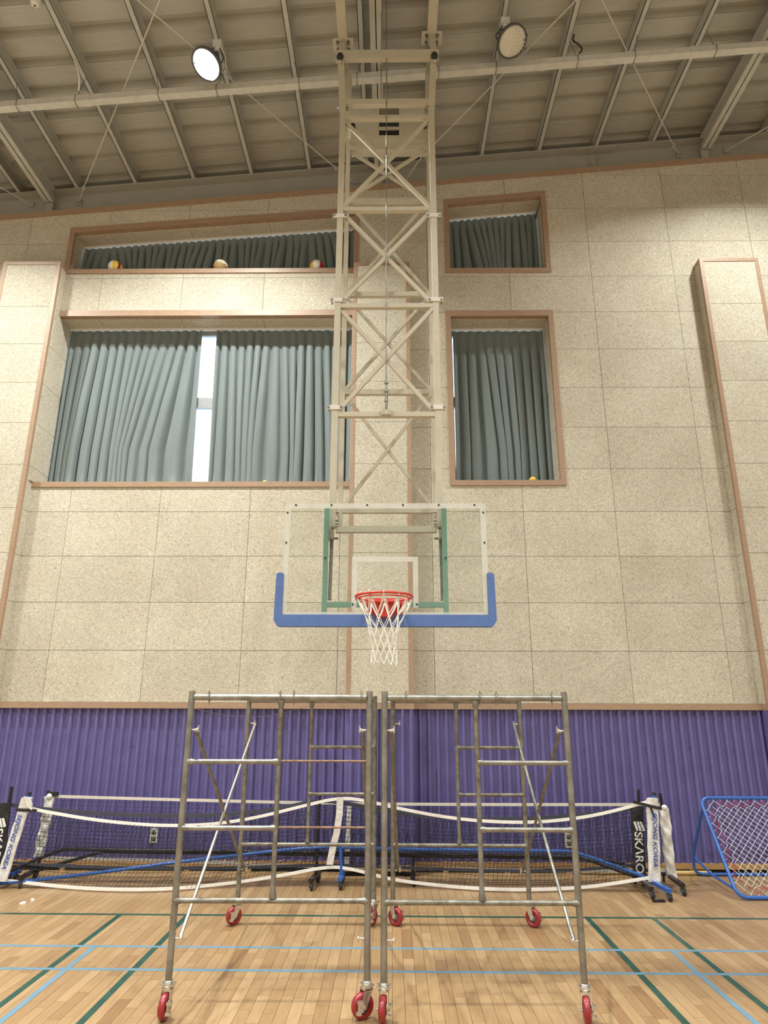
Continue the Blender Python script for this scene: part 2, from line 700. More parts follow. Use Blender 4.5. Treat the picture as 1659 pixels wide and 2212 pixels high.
# window reveals, frames and panes
for k, (xa, xb, zb, zt) in WIN.items():
    yi, yo = YW + .05, 9.0
    root = struct(MB().prism([(xa, zb(xa) - .02), (xb, zb(xb) - .02), (xb, zb(xb) + .002), (xa, zb(xa) + .002)], YW + .02, 9.05), 'window_%d' % k, 'trim_wood')
    # soffit boards split at the board seams, jamb boards
    cuts = [xa] + [c for c in COLS if xa + .05 < c < xb - .05] + [xb]
    for c0, c1 in zip(cuts[:-1], cuts[1:]):
        g0, g1 = (c0 + GAP if c0 > xa else c0), (c1 - GAP if c1 < xb else c1)
        MB().prism([(g0, zt(g0) - .012), (g1, zt(g1) - .012), (g1, zt(g1) + .01), (g0, zt(g0) + .01)], yi + .021, 9.0).build('soffit_board', 'woodwool', root)
    zc = [zb(xa)] + [z for z in ROWS if zb(xa) + .1 < z < zt(xa) - .1] + [zt(xa)]
    for z0, z1 in zip(zc[:-1], zc[1:]):
        for x0, x1 in ((xa - .01, xa + .012), (xb - .012, xb + .01)):
            MB().box((x0, (yi if k != 1 else YP + .1), z0 + GAP), (x1, 9.0, min(z1, zt(x1) - .014) - GAP)).build('jamb_board', 'woodwool', root)
    # aluminium frame
    y0, y1 = 9.0, 9.07
    fr = MB()
    t = .06
    fr.prism([(xa, zb(xa)), (xb, zb(xb)), (xb, zb(xb) + t), (xa, zb(xa) + t)], y0, y1)
    fr.prism([(xa, zt(xa) - t), (xb, zt(xb) - t), (xb, zt(xb)), (xa, zt(xa))], y0, y1)
    fr.prism([(xa, zb(xa) + t), (xa + t, zb(xa) + t), (xa + t, zt(xa + t) - t), (xa, zt(xa) - t)], y0, y1)
    fr.prism([(xb - t, zb(xb) + t), (xb, zb(xb) + t), (xb, zt(xb) - t), (xb - t, zt(xb - t) - t)], y0, y1)
    fr.build('window_frame', 'aluminium', root)
    mull = {1: [-3.75, -2.60, -1.55], 2: [-3.75, -2.60, -1.55], 3: [1.58], 4: [1.58]}[k]
    edges = [xa] + mull + [xb]
    for x in mull:
        MB().box((x - .045, y0, zb(x) + t), (x + .045, y1, zt(x) - t)).build('mullion', 'aluminium', root)
    zm = 6.15 if k in (1, 3) else None
    if zm:
        MB().box((xa + t, y0 - .01, zm - .075), (xb - t, y1, zm + .09)).build('transom', 'aluminium', root)
    for e0, e1 in zip(edges[:-1], edges[1:]):
        for (z0, z1) in ([(zb(xa) + t, zm - .075), (zm + .09, None)] if zm else [(zb(xa) + t, None)]):
            p = [(e0 + .03, z0), (e1 - .03, z0), (e1 - .03, (z1 or zt(e1 - .03) - t)), (e0 + .03, (z1 or zt(e0 + .03) - t))]
            MB().prism(p, 9.03, 9.036).build('pane', 'window_glass', root)

# purple corrugated wainscot, sheet by sheet
PITCH_R = .1045


def corr(x0, x1, yv, z0, z1, depth=.046):
    mb = MB()
    prof = []
    n = max(1, round((x1 - x0) / PITCH_R))
    p = (x1 - x0) / n
    for i in range(n):
        a = x0 + i * p
        prof.append((a + .001, yv))
        prof.append((a + p * .46, yv))
        for k in range(0, 7):
            t = math.pi * k / 6
            prof.append((a + p * .72 - math.cos(t) * p * .255, yv - math.sin(t) ** .75 * depth))
    prof.append((x1, yv))
    vs, fs = [], []
    for x, y in prof:
        vs += [(x, y, z0), (x, y, z1)]
    for i in range(len(prof) - 1):
        fs.append((2 * i, 2 * i + 2, 2 * i + 3, 2 * i + 1))
    mb.add(vs, fs, True)
    # turned side edge gives the sheet its thickness
    mb.add([(x0, yv, z0), (x0, yv, z1), (x0, yv + .012, z1), (x0, yv + .012, z0)], [(0, 1, 2, 3)])
    mb.add([(x1, yv, z0), (x1, yv, z1), (x1, yv + .012, z1), (x1, yv + .012, z0)], [(3, 2, 1, 0)])
    return mb


wains = struct(MB().box((-7.6, 8.562, .0), (7.6, 8.577, 1.80)), 'wall_wainscot', 'shadow_gap')
for a, b_, y in ((-7.6, -5.77, 8.545), (-4.90, -.572, 8.545), (.264, 4.49, 8.545), (5.36, 7.6, 8.545)):
    n = max(1, round((b_ - a) / 1.06))
    for i in range(n):
        s0, s1 = a + (b_ - a) * i / n, a + (b_ - a) * (i + 1) / n
        sh = corr(s0 + .001, s1 - .001, y, .11, 1.80).build('corrugated_sheet', 'wainscot_purple', wains)
        sc = MB()
        for q in range(4):
            x = s0 + (q + .5) * (s1 - s0) / 4
            sc.lathe([(.007, 0), (.007, -.006), (.0001, -.006)], (x, y - .03, 1.36), (0, 1, 0), 8)
        o = sc.build('screw', 'black_steel', sh)
        o['kind'] = 'stuff'
for xa, xb in PIL:
    for s0, s1 in ((xa, (xa + xb) / 2), ((xa + xb) / 2, xb)):
        corr(s0 + .003, s1 - .003, YP - .005, .11, 1.80).build('corrugated_sheet', 'wainscot_purple', wains)
    for x in (xa, xb):
        MB().box((x - .004, YP - .004, .11), (x + .004, 8.545, 1.80)).build('corner_sheet', 'wainscot_purple', wains)
# wooden strip and dark shadow gap at its foot
for i, (a, b_, y) in enumerate(((-10, -5.77, 8.50), (-4.905, -.57, 8.50), (.262, 4.493, 8.50), (5.36, 10, 8.50), (-5.77, -4.905, 8.30), (-.57, .262, 8.30), (4.493, 5.36, 8.30))):
    bbx = struct(MB().box((a, y, .052), (b_, y + .055, .112)), 'baseboard_%d' % (i + 1), 'skirting')
    MB().box((a, y + .03, 0), (b_, y + .05, .052)).build('shadow_strip', 'shadow_gap', bbx)
    n = max(1, int((b_ - a) / .62))
    for q in range(n):
        x = a + (q + .5) * (b_ - a) / n
        MB().box((x - .03, y + .006, 0), (x + .03, y + .031, .052)).build('packer', 'skirting', bbx)

# side and rear walls of the hall (outside the frame)
struct(MB().box((XA - .2, YBACK, 0), (XA, 9.12, 9.7)), 'wall_left', 'plaster')
struct(MB().box((XB, YBACK, 0), (XB + .2, 9.12, 11.6)), 'wall_right', 'plaster')
struct(MB().prism([(XA - .2, 0), (XB + .2, 0), (XB + .2, 11.6), (XA - .2, 9.7)], YBACK - .2, YBACK), 'wall_front', 'plaster')

# ------------------------------------------------------------------ floor
FX0, FX1, FY0, FY1 = -6.4, 6.4, 1.6, 8.60
mb = MB()
for lo, hi in (((XA, YBACK, -.03), (XB, FY0, 0)), ((XA, FY0, -.03), (FX0, 9.1, 0)), ((FX1, FY0, -.03), (XB, 9.1, 0)), ((FX0, FY1, -.03), (FX1, 9.1, 0))):
    mb.box(lo, hi)
mb.box((FX0, FY0, -.05), (FX1, FY1, -.022))
floor = struct(mb, 'floor', 'floor_hall')


def proj(p):
    v = Vector(p) - CAM
    k = v.dot(_f)
    return (W / 2 + FPX * v.dot(_x) / k, H / 2 - FPX * v.dot(_u) / k)


rng = random.Random(3)
PW = .08
boards = []
nx = int(round((FX1 - FX0) / PW))
for i in range(nx):
    x = FX0 + i * PW
    y = FY0 - rng.random() * .5
    while y < FY1:
        L = rng.choice((.40, .45, .5, .55, .6, .65, .7, .8, .9))
        a, b_ = max(y, FY0), min(y + L, FY1)
        if b_ - a > .03:
            pp = [proj((xx, yy, 0)) for xx, yy in ((x, a), (x + PW, a), (x + PW, b_), (x, b_))]
            vis = any(-5 < p[0] < W + 5 and p[1] < H + 5 for p in pp)
            cp = [(min(max(p[0], 0), W), min(max(p[1], 0), H)) for p in pp]
            ar = abs(sum(cp[k][0] * cp[(k + 1) % 4][1] - cp[(k + 1) % 4][0] * cp[k][1] for k in range(4))) / 2 if vis else 0
            boards.append((ar, x, a, b_))
        y += L
boards.sort(reverse=True)
GB = .0011
cache = {}
for ar, x, a, b_ in boards[:300]:
    L = round(b_ - a, 4)
    if L not in cache:
        cache[L] = MB().box((-PW / 2 + GB, -L / 2 + GB, -.02), (PW / 2 - GB, L / 2 - GB, 0)).mesh('floor_plank')
        cache[L].materials.append(M['floor_board'])
    o = bpy.data.objects.new('floor_plank', cache[L])
    COL.objects.link(o)
    o.location = (x + PW / 2, (a + b_) / 2, 0)
    o.parent = floor
mb = MB()
ids = []
for ar, x, a, b_ in boards[300:]:
    mb.box((x + GB, a + GB, -.02), (x + PW - GB, b_ - GB, 0))
    ids += [(rng.random(), rng.random(), rng.random(), 1)] * 8
far = mb.build('far_planks', 'floor_board_far', floor)
far['kind'] = 'stuff'
at = far.data.attributes.new('board', 'FLOAT_COLOR', 'POINT')
at.data.foreach_set('color', [c for q in ids for c in q])

# painted court lines
for x0, y0, x1, y1, mt, z in ((-10, 6.795, 10, 6.845, 'line_green', .0006),
                              (-2.50, -6, -2.45, 6.795, 'line_green', .0006), (-1.885, -6, -1.835, 6.795, 'line_green', .0006),
                              (1.732, -6, 1.782, 6.795, 'line_green', .0006), (2.327, -6, 2.377, 6.795, 'line_green', .0006),
                              (-10, 5.955, 10, 5.995, 'line_blue', .0012), (-10, 5.475, 10, 5.515, 'line_blue', .0012),
                              (-2.365, -6, -2.325, 5.955, 'line_blue', .0009), (2.16, -6, 2.20, 5.955, 'line_blue', .0009)):
    MB().box((x0, y0, -.0002), (x1, y1, z)).build('court_line', mt, floor)

# ------------------------------------------------------------------ roof
ZPB = 10.20                      # underside of purlins at X = 0
ZRS = 10.40                      # underside of roof sheets


def sheet(y0, y1, pitch=.4):
    prof = []
    y = y0
    while y < y1 - .01:
        prof += [(y, 0), (y + .25, 0), (y + .285, .09), (y + .365, .09)]
        y += pitch
    prof.append((y, 0))
    mb = MB()
    vs, fs = [], []
    for yy, dz in prof:
        for x in (XA, XB):
            vs.append((x, yy, roofz(x, ZRS) + dz))
    for i in range(len(prof) - 1):
        fs.append((2 * i, 2 * i + 1, 2 * i + 3, 2 * i + 2))
    mb.add(vs, fs)
    # rolled lap at the sheet edge
    mb.add([(XA, y0 - .006, roofz(XA, ZRS) - .008), (XB, y0 - .006, roofz(XB, ZRS) - .008), (XB, y0 + .02, roofz(XB, ZRS) - .008), (XA, y0 + .02, roofz(XA, ZRS) - .008),
            (XA, y0 - .006, roofz(XA, ZRS) + .01), (XB, y0 - .006, roofz(XB, ZRS) + .01)], [(3, 2, 1, 0), (0, 1, 5, 4)])
    return mb


cq = [(XA - .2, roofz(XA - .2, ZRS + .12)), (XB + .2, roofz(XB + .2, ZRS + .12)), (XB + .2, roofz(XB + .2, ZRS + .2)), (XA - .2, roofz(XA - .2, ZRS + .2))]
ceiling = struct(MB().prism(cq, YBACK - .2, 9.12), 'ceiling', 'beam_paint')
y = 9.15 - .8
for i in range(5):
    sheet(y - .8 * i, y - .8 * i + .8).build('roof_sheet', 'roof_sheet', ceiling)
sheet(y - .8 * 5 - 17.6, y - .8 * 4).build('far_roof_sheets', 'roof_sheet', ceiling)
PURX = [-1.325 + .922 * k for k in range(-9, 13)]
for x in PURX:
    z = roofz(x, ZPB)
    mb = MB()
    y0, y1 = -13.9, 9.05
    mb.box((x - .035, y0, z), (x + .035, y1, z + .008))
    mb.box((x - .035, y0, z), (x - .027, y1, z + .198))
    mb.box((x - .035, y0, z + .19), (x + .035, y1, z + .198))
    mb.box((x + .030, y0, z), (x + .035, y1, z + .022))
    mb.build('purlin', 'purlin_paint', ceiling)
# main rafter along the wall
mb = MB()


def slab(z0, z1, y0, y1, x0=XA, x1=XB):
    mb.prism([(x0, roofz(x0, z0)), (x1, roofz(x1, z0)), (x1, roofz(x1, z1)), (x0, roofz(x0, z1))], y0, y1)


slab(10.17, 10.196, 8.62, 8.90)
slab(9.55, 10.17, 8.755, 8.768)
slab(9.53, 9.555, 8.62, 8.90)
rafter = struct(mb, 'ceiling_rafter', 'beam_paint')
# splice of the rafter: cover plate with bolts on the flange, plates on the web
mb = MB()
slab(10.155, 10.17, 8.625, 8.75, 2.95, 3.62)
spl = mb.build('splice_plate', 'beam_paint', rafter)
for k in range(7):
    x = 3.0 + .095 * k
    for yy in (8.65, 8.71):
        MB().lathe([(.014, 0), (.014, -.016), (.0001, -.016)], (x, yy, roofz(x, 10.155)), (0, 0, 1), 6, False).build('bolt', 'beam_paint', spl)
for x0 in (3.18, 3.32):
    mb = MB()
    slab(9.70, 10.10, 8.738, 8.755, x0, x0 + .09)
    wp = mb.build('web_plate', 'beam_paint', rafter)
    for k in range(4):
        MB().lathe([(.014, 0), (.014, -.016), (.0001, -.016)], (x0 + .045, 8.738, roofz(x0, 9.78 + .085 * k)), (0, 1, 0), 6, False).build('bolt', 'beam_paint', wp)
# deep struts running into the hall
for x in (-5.42, -.20, 5.03):
    z0, z1 = roofz(x, 9.962), roofz(x, 10.19)
    mb = MB()
    mb.box((x - .075, -13.9, z0), (x + .075, 8.62, z0 + .012))
    mb.box((x - .006, -13.9, z0), (x + .006, 8.75, z1))
    mb.box((x - .075, -13.9, z1 - .012), (x + .075, 8.62, z1))
    st = struct(mb, 'ceiling_strut', 'purlin_paint')
    MB().box((x - .07, 8.66, z0 - .28), (x + .05, 8.755, z0 + .02)).build('stiffener', 'beam_paint', rafter)


# ================================================================== BASKETBALL BACKSTOP
HX0, HX1 = -.585, .475           # outer faces of the mast posts
YF, YB = 5.92, 6.40              # front and rear lattice
hoop = empty('basketball_backstop', (-.06, 5.92, 9.6), 'ceiling-hung basketball backstop with cream lattice mast and clear glass board', 'basketball hoop')
PT = .062


def hbar(name, x0, x1, y, z, hgt=.05, dep=.05, mat='cream_paint'):
    return MB().box((x0, y - dep / 2, z - hgt / 2), (x1, y + dep / 2, z + hgt / 2)).build(name, mat, hoop)


def cross(x0, x1, z0, z1, y, wd=.038, dep=.03, off=.012):
    MB().bar((x0, y - off, z0), (x1, y - off, z1), wd, dep).build('diagonal_brace', 'cream_paint', hoop)
    MB().bar((x1, y + off, z0), (x0, y + off, z1), wd, dep).build('diagonal_brace', 'cream_paint', hoop)


# front lattice
FR = [4.535, 5.742, 6.930, 8.172]
for x0, x1 in ((HX0, HX0 + PT), (HX1 - PT, HX1)):
    post = MB().box((x0, YF - .03, 3.40), (x1, YF + .03, 8.31)).build('front_post', 'cream_paint', hoop)
    for z in (4.60, 5.80, 6.83):
        cl = MB()
        cl.box((x0 - .045, YF - .042, z - .022), (x1 + .045, YF - .030, z + .022))
        c = cl.build('post_clamp', 'bracket_white', post)
        for xx in (x0 - .03, x1 + .03):
            MB().lathe([(.0001, -.02), (.013, -.02), (.013, 0), (.008, 0), (.008, .08), (.0001, .08)], (xx, YF - .04, z), (0, 1, 0), 8, False).build('clamp_bolt', 'galvanised', hoop)
for z in FR:
    hbar('front_rail', HX0 + PT, HX1 - PT, YF, z, .048, .05)
for z0, z1 in zip(FR[:-1], FR[1:]):
    cross(HX0 + PT - .005, HX1 - PT + .005, z0 + .03, z1 - .03, YF)
# rear lattice
BX0, BX1 = -.548, .462
BR = [3.71, 5.015, 6.21, 7.467, 8.225]
for x0, x1 in ((BX0, BX0 + .05), (BX1 - .05, BX1)):
    MB().box((x0, YB - .025, 3.55), (x1, YB + .025, 9.42)).build('rear_post', 'cream_paint', hoop)
for z in BR:
    hbar('rear_rail', BX0 + .05, BX1 - .05, YB, z, .055, .05)
for z0, z1 in zip(BR[:-1], BR[1:]):
    cross(BX0 + .045, BX1 - .045, z0 + .02, z1 - .02, YB, .032, .028)
# links between both lattices
for z in (3.62, 8.28):
    for x in (HX0 + .03, HX1 - .03):
        MB().bar((x, YF + .03, z), (x, YB - .025, z + .05), .03, .045, (0, 0, 1)).build('lattice_link', 'cream_paint', hoop)
# hinged head frame above the mast
for s_, x in ((-1, HX0 + .03), (1, HX1 - .03)):
    xt = x + s_ * .045
    MB().bar((x, YF, 8.27), (xt, YF, 9.13), .072, .07).build('head_post', 'cream_paint', hoop)
    MB().bar((x - s_ * .05, YF + .10, 8.30), (xt - s_ * .045, YF + .28, 9.35), .05, .05).build('head_strut', 'cream_paint', hoop)
    hinge = MB()
    hinge.lathe([(.0001, -.06), (.02, -.06), (.02, .06), (.0001, .06)], (x, YF - .01, 8.30), (1, 0, 0), 12)
    hinge.build('hinge_pin', 'galvanised', hoop)
    MB().lathe([(.0001, -.03), (.034, -.03), (.042, .01), (.034, .05), (.0001, .05)], (xt, YF - .035, 9.03), (0, .25, 1), 14).build('rubber_bumper', 'black_rubber', hoop)
    MB().lathe([(.0001, -.07), (.014, -.07), (.014, 0), (.0001, 0)], (xt, YF - .045, 8.99), (0, .25, 1), 10).build('bumper_bolt', 'bright_zinc', hoop)
    # roof mounts
    zb_ = roofz(xt, 9.70)
    mp = MB().box((xt - .125, 6.13, zb_ - .012), (xt + .125, 6.30, zb_)).build('mount_plate', 'cream_paint', hoop)
    for bx_ in (-.065, .065):
        for by_ in (6.17, 6.26):
            MB().lathe([(.0001, -.05), (.013, -.05), (.013, -.02), (.02, -.02), (.02, 0), (.0001, 0)], (xt + bx_, by_, zb_ - .012), (0, 0, 1), 8, False).build('mount_bolt', 'galvanised', mp)
    MB().bar((xt, 5.96, 9.08), (xt, 6.21, zb_ - .01), .075, .06).build('mount_hanger', 'cream_paint', hoop)
    MB().box((xt - .055, -1.0, zb_), (xt + .055, 6.24, zb_ + .11)).build('mount_beam', 'cream_paint', hoop)
    for yy in (5.0, 2.0, -.5):
        MB().box((xt - .03, yy - .03, zb_ + .11), (xt + .03, yy + .03, roofz(xt, ZPB) + .1)).build('beam_hanger', 'cream_paint', hoop)
hbar('head_rail', HX0 - .07, HX1 + .07, YF, 9.09, .125, .06)
hbar('head_rail', HX0 + .06, HX1 - .06, YF, 8.385, .075, .06)
# winch housing: plate with two slots
zA, zB_, yH = 8.34, 8.90, 6.36
hx0, hx1, sx0, sx1 = -.50, .42, -.155, .085
mb = MB()
mb.box((hx0, yH, zA), (sx0, yH + .02, zB_)).box((sx1, yH, zA), (hx1, yH + .02, zB_))
for a, b_ in ((8.34, 8.39), (8.485, 8.52), (8.60, 8.70), (8.84, 8.90)):
    mb.box((sx0, yH, a), (sx1, yH + .02, b_))
mb.box((hx0, yH, zA - .015), (hx1, yH + .26, zA)).box((hx0, yH, zB_), (hx1, yH + .26, zB_ + .015))
wh = mb.build('winch_housing', 'cream_paint', hoop)
MB().box((hx0, yH + .24, zA), (hx1, yH + .26, zB_)).build('housing_back', 'lamp_body', wh)
MB().lathe([(.0001, -.1), (.055, -.1), (.055, .1), (.0001, .1)], (-.03, yH + .13, 8.46), (1, 0, 0), 16).build('winch_drum', 'black_steel', wh)
for x in (hx0 + .03, hx1 - .03):
    MB().lathe([(.0001, -.03), (.03, -.03), (.03, .01), (.015, .01), (.015, .05), (.0001, .05)], (x, yH - .02, 8.50), (0, 1, 0), 8, False).build('housing_bolt', 'black_steel', wh)
# hoist cables and shackle
MB().tube([(-.058, YF - .055, 4.86), (-.060, YF - .05, 7.0), (-.064, YF - .01, roofz(-.06, ZPB))], .0055, 6).build('hoist_cable', 'galvanised', hoop)
MB().tube([(-.128, 6.12, 8.62), (-.125, 6.02, roofz(-.12, ZPB))], .0045, 6).build('hoist_cable', 'galvanised', hoop)
sh = MB().box((-.10, YF - .075, 4.51), (-.012, YF - .025, 4.56)).build('cable_lug', 'cream_paint', hoop)
for x in (-.10, -.022):
    MB().box((x, YF - .09, 4.50), (x + .012, YF - .03, 4.60)).build('lug_cheek', 'cream_paint', sh)
MB().tube([(-.056, YF - .06, 4.56), (-.054, YF - .06, 4.72), (-.058, YF - .057, 4.88)], [.011, .014, .008], 8).build('turnbuckle', 'galvanised', sh)
for z in (4.66, 4.76, 4.85):
    MB().lathe([(.0001, -.012), (.02, -.012), (.02, .012), (.0001, .012)], (-.056, YF - .06, z), (0, 0, 1), 8, False).build('cable_clip', 'galvanised', sh)

# board
GX0, GX1, GZ0, GZ1, YG = -.967, .842, 2.553, 3.588, 5.76
board = MB().box((GX0, YG, GZ0), (GX1, YG + .012, GZ1)).build('backboard', 'board_glass', hoop)
lw = .05
yl = YG - .001
mb = MB()
mb.box((GX0, yl - .001, GZ1 - lw), (GX1, yl, GZ1)).box((GX0, yl - .001, GZ0), (GX0 + lw, yl, GZ1 - lw)).box((GX1 - lw, yl - .001, GZ0), (GX1, yl, GZ1 - lw)).box((GX0 + lw, yl - .001, GZ0), (GX1 - lw, yl, GZ0 + lw))
mb.build('border_line', 'frosted_line', board)
mb = MB()
qx0, qx1, qz0, qz1 = -.355, .227, 2.641, 3.093
mb.box((qx0, yl - .001, qz1 - .045), (qx1, yl, qz1)).box((qx0, yl - .001, qz0), (qx0 + .045, yl, qz1 - .045)).box((qx1 - .045, yl - .001, qz0), (qx1, yl, qz1 - .045))
mb.build('target_square', 'frosted_line', board)
for px, pz in [(GX0 + .095 + .323 * k, GZ1 - .017) for k in range(6)] + [(x, z) for x in (GX0 + .022, GX1 - .022) for z in (3.50, 3.22)] + [(qx0 + .012, 2.67), (qx1 - .012, 2.67), (-.592, 3.08), (.472, 3.08)]:
    MB().lathe([(.0001, -.006), (.0085, -.006), (.0085, 0), (.0001, 0)], (px, yl - .001, pz), (0, 1, 0), 10, False).build('board_bolt', 'black_steel', board)
# blue edge pad
pad_o, pad_i = .048, .012
mb = MB()
prof = [(GX0 - pad_o, 2.925), (GX0 - pad_o - .006, 2.53), (GX0 - pad_o + .022, 2.485), (GX0 - .01, 2.478), (GX1 + .01, 2.478), (GX1 + pad_o - .022, 2.485), (GX1 + pad_o + .006, 2.53), (GX1 + pad_o, 2.925), (GX1 + .035, 2.945), (GX1 + .004, 2.945), (GX1 - pad_i, 2.94), (GX1 - pad_i, 2.578), (GX0 + pad_i, 2.578), (GX0 + pad_i, 2.94), (GX0 - .004, 2.945), (GX0 - .035, 2.945)]
y0, y1 = YG - .028, YG + .045
L_ = [prof[0], prof[1], prof[2], prof[3], (GX0 + pad_i, 2.578), prof[13], prof[14], prof[15]]
R_ = [prof[4], prof[5], prof[6], prof[7], prof[8], prof[9], prof[10], (GX1 - pad_i, 2.578)]
for p in (L_, R_):
    MB().prism(p, y0, y1).build('edge_pad', 'pad_blue', board)
MB().prism([prof[3], prof[4], (GX1 - pad_i, 2.578), (GX0 + pad_i, 2.578)], y0 - .001, y1).build('edge_pad', 'pad_blue', board)
# green carrier frame behind the glass
for x0, x1 in ((-.614, -.572), (.448, .490)):
    MB().box((x0, YG + .014, 2.590), (x1, YG + .062, 3.560)).build('carrier_post', 'frame_green', hoop)
MB().box((-.572, YG + .014, 2.650), (.448, YG + .055, 2.695)).build('carrier_rail', 'frame_green', hoop)
# arms between mast and carrier
for s_, x in ((-1, HX0 + .02), (1, HX1 - .02)):
    MB().bar((x, YF + .01, 3.62), (x, YF + .05, 2.92), .012, .10).build('side_plate', 'cream_paint', hoop)
    MB().bar((x - s_ * .012, YF + .02, 3.50), (x - s_ * .012, YF - .08, 2.72), .03, .03).build('adjuster_arm', 'worn_tube', hoop)
    for z in (3.55, 3.47, 3.44, 3.30):
        MB().lathe([(.0001, -.03), (.02, -.03), (.02, 0), (.01, 0), (.01, .05), (.0001, .05)], (x - s_ * .02, YF - .0, z), (-s_, 0, 0), 8, False).build('arm_bolt', 'galvanised', hoop)
    MB().box((x - .03, YF - .11, 3.28), (x + .03, YF + .02, 3.36)).build('carrier_bracket', 'cream_paint', hoop)
hbar('lower_rail', HX0 + PT, HX1 - PT, YF + .04, 3.395, .06, .05)
# ring, bracket and net
RC = Vector((-.066, 5.36, 2.672))
RR = .229
ring = MB().torus(RC, (0, 0, 1), RR, .0105, 64, 12).build('ring', 'rim_red', hoop)
MB().torus(RC - Vector((0, 0, .022)), (0, 0, 1), RR - .002, .006, 64, 8).build('lower_ring', 'rim_red', ring)
mb = MB()
mb.add([(RC.x - .085, 5.56, 2.66), (RC.x + .085, 5.56, 2.66), (RC.x + .15, 5.745, 2.66), (RC.x - .15, 5.745, 2.66), (RC.x - .085, 5.56, 2.675), (RC.x + .085, 5.56, 2.675), (RC.x + .15, 5.745, 2.675), (RC.x - .15, 5.745, 2.675)],
       [(3, 2, 1, 0), (4, 5, 6, 7), (0, 1, 5, 4), (1, 2, 6, 5), (2, 3, 7, 6), (3, 0, 4, 7)])
mb.build('ring_neck', 'rim_red', ring)
MB().box((RC.x - .07, 5.60, 2.545), (RC.x + .07, 5.746, 2.662)).build('spring_box', 'rim_red', ring)
MB().box((RC.x - .155, 5.735, 2.575), (RC.x + .155, 5.75, 2.72)).build('back_plate', 'rim_red', ring)
for s_ in (-1, 1):
    MB().tube([(RC.x + s_ * .14, 5.74, 2.64), (RC.x + s_ * .185, RC.y + .135, 2.662)], .008, 8).build('ring_stay', 'rim_red', ring)
nl = 12
lev = [(0.0, .222, 0), (-.135, .168, .5), (-.225, .128, 1), (-.315, .108, .5), (-.40, .098, 1), (-.475, .100, .5), (-.525, .108, 1)]
mb = MB()


def npnt(i, l):
    dz, r, ph = lev[l]
    a = 2 * math.pi * (i + ph) / nl
    r2 = r * (1 + .06 * math.sin(3 * a + l * 1.7))
    return RC + Vector((r2 * math.cos(a), r2 * math.sin(a), dz - .012 + .012 * math.sin(2 * a + l)))


for l in range(len(lev) - 1):
    for i in range(nl):
        a = npnt(i, l)
        for k in ((0, -1) if lev[l][2] == 0 or lev[l][2] == 1 else (0, 1)):
            j = i + k
            if lev[l][2] == 1:
                j = i + (1 if k == 0 else 0)
            elif lev[l][2] == .5 and lev[l + 1][2] == 1:
                j = i + (0 if k == 0 else -1)
            q = npnt(j, l + 1)
            midp = (a + q) / 2 + Vector((0, 0, -.006))
            mb.tube([a, midp, q], .0032 if l else .0036, 5, False)
            if l == 0:
                mb.tube([a + Vector((.006, 0, 0)), midp + Vector((.009, 0, 0)), q], .003, 5, False)
        if l == 0:
            mb.torus(a + Vector((0, 0, .012)), (-math.sin(2 * math.pi * i / nl), math.cos(2 * math.pi * i / nl), 0), .014, .003, 10, 5)
nt_ = mb.build('hoop_net', 'net_white', hoop)

# ================================================================== SCAFFOLD TOWERS
# caster prototype (local, axle along X, swivel at the origin top)
WR = .072


def caster_meshes():
    zc = WR
    rim = MB().lathe([(.040, -.020), (.060, -.021), (WR - .004, -.017), (WR, -.008), (WR, .008), (WR - .004, .017), (.060, .021), (.040, .020), (.040, -.020)], (0, .03, zc), (1, 0, 0), 32)
    core = MB().lathe([(.0001, -.017), (.020, -.017), (.022, -.011), (.041, -.011), (.041, .011), (.022, .011), (.020, .017), (.0001, .017)], (0, .03, zc), (1, 0, 0), 24)
    fork = MB()
    for s_ in (-1, 1):
        x0 = s_ * .026
        fork.add([(x0, -.025, .160), (x0, .030, .160), (x0, .052, zc + .005), (x0, .042, zc - .014), (x0, .018, zc - .014), (x0, .010, zc + .005),
                  (x0 + s_ * .004, -.025, .160), (x0 + s_ * .004, .030, .160), (x0 + s_ * .004, .052, zc + .005), (x0 + s_ * .004, .042, zc - .014), (x0 + s_ * .004, .018, zc - .014), (x0 + s_ * .004, .010, zc + .005)],
                 [(0, 1, 2, 3, 4, 5), (11, 10, 9, 8, 7, 6)] + [(i, (i + 1) % 6, 6 + (i + 1) % 6, 6 + i) for i in range(6)])
    fork.box((-.03, -.028, .156), (.03, .034, .164))
    fork.lathe([(.0001, .163), (.030, .163), (.033, .170), (.030, .178), (.0001, .178)], (0, 0, 0), (0, 0, 1), 18)
    axle = MB().lathe([(.0001, -.042), (.010, -.042), (.010, -.030), (.006, -.030), (.006, .030), (.010, .030), (.010, .042), (.0001, .042)], (0, .03, zc), (1, 0, 0), 8, False)
    plate = MB().box((-.042, -.030, .177), (.042, .030, .184))
    for x in (-.036, .036):
        plate.lathe([(.0001, -.012), (.007, -.012), (.007, .014), (.0001, .014)], (x, 0, .18), (0, 0, 1), 8, False)
    plate.lathe([(.0001, .183), (.025, .183), (.025, .20), (.0001, .20)], (0, 0, 0), (0, 0, 1), 16)
    brake = MB()
    brake.box((-.055, .060, zc - .030), (-.026, .085, zc - .012)).box((-.055, .050, zc + .022), (-.026, .080, zc + .040)).box((-.034, .035, zc - .025), (-.029, .075, zc + .035))
    return fork, rim, core, axle, plate, brake


CM = [b_.mesh(n) for b_, n in zip(caster_meshes(), ('caster', 'wheel', 'wheel_core', 'axle', 'swivel_plate', 'brake_lever'))]
for me, mt in zip(CM, ('bright_zinc', 'caster_red', 'caster_core', 'bright_zinc', 'bright_zinc', 'bright_zinc')):
    me.materials.append(M[mt])


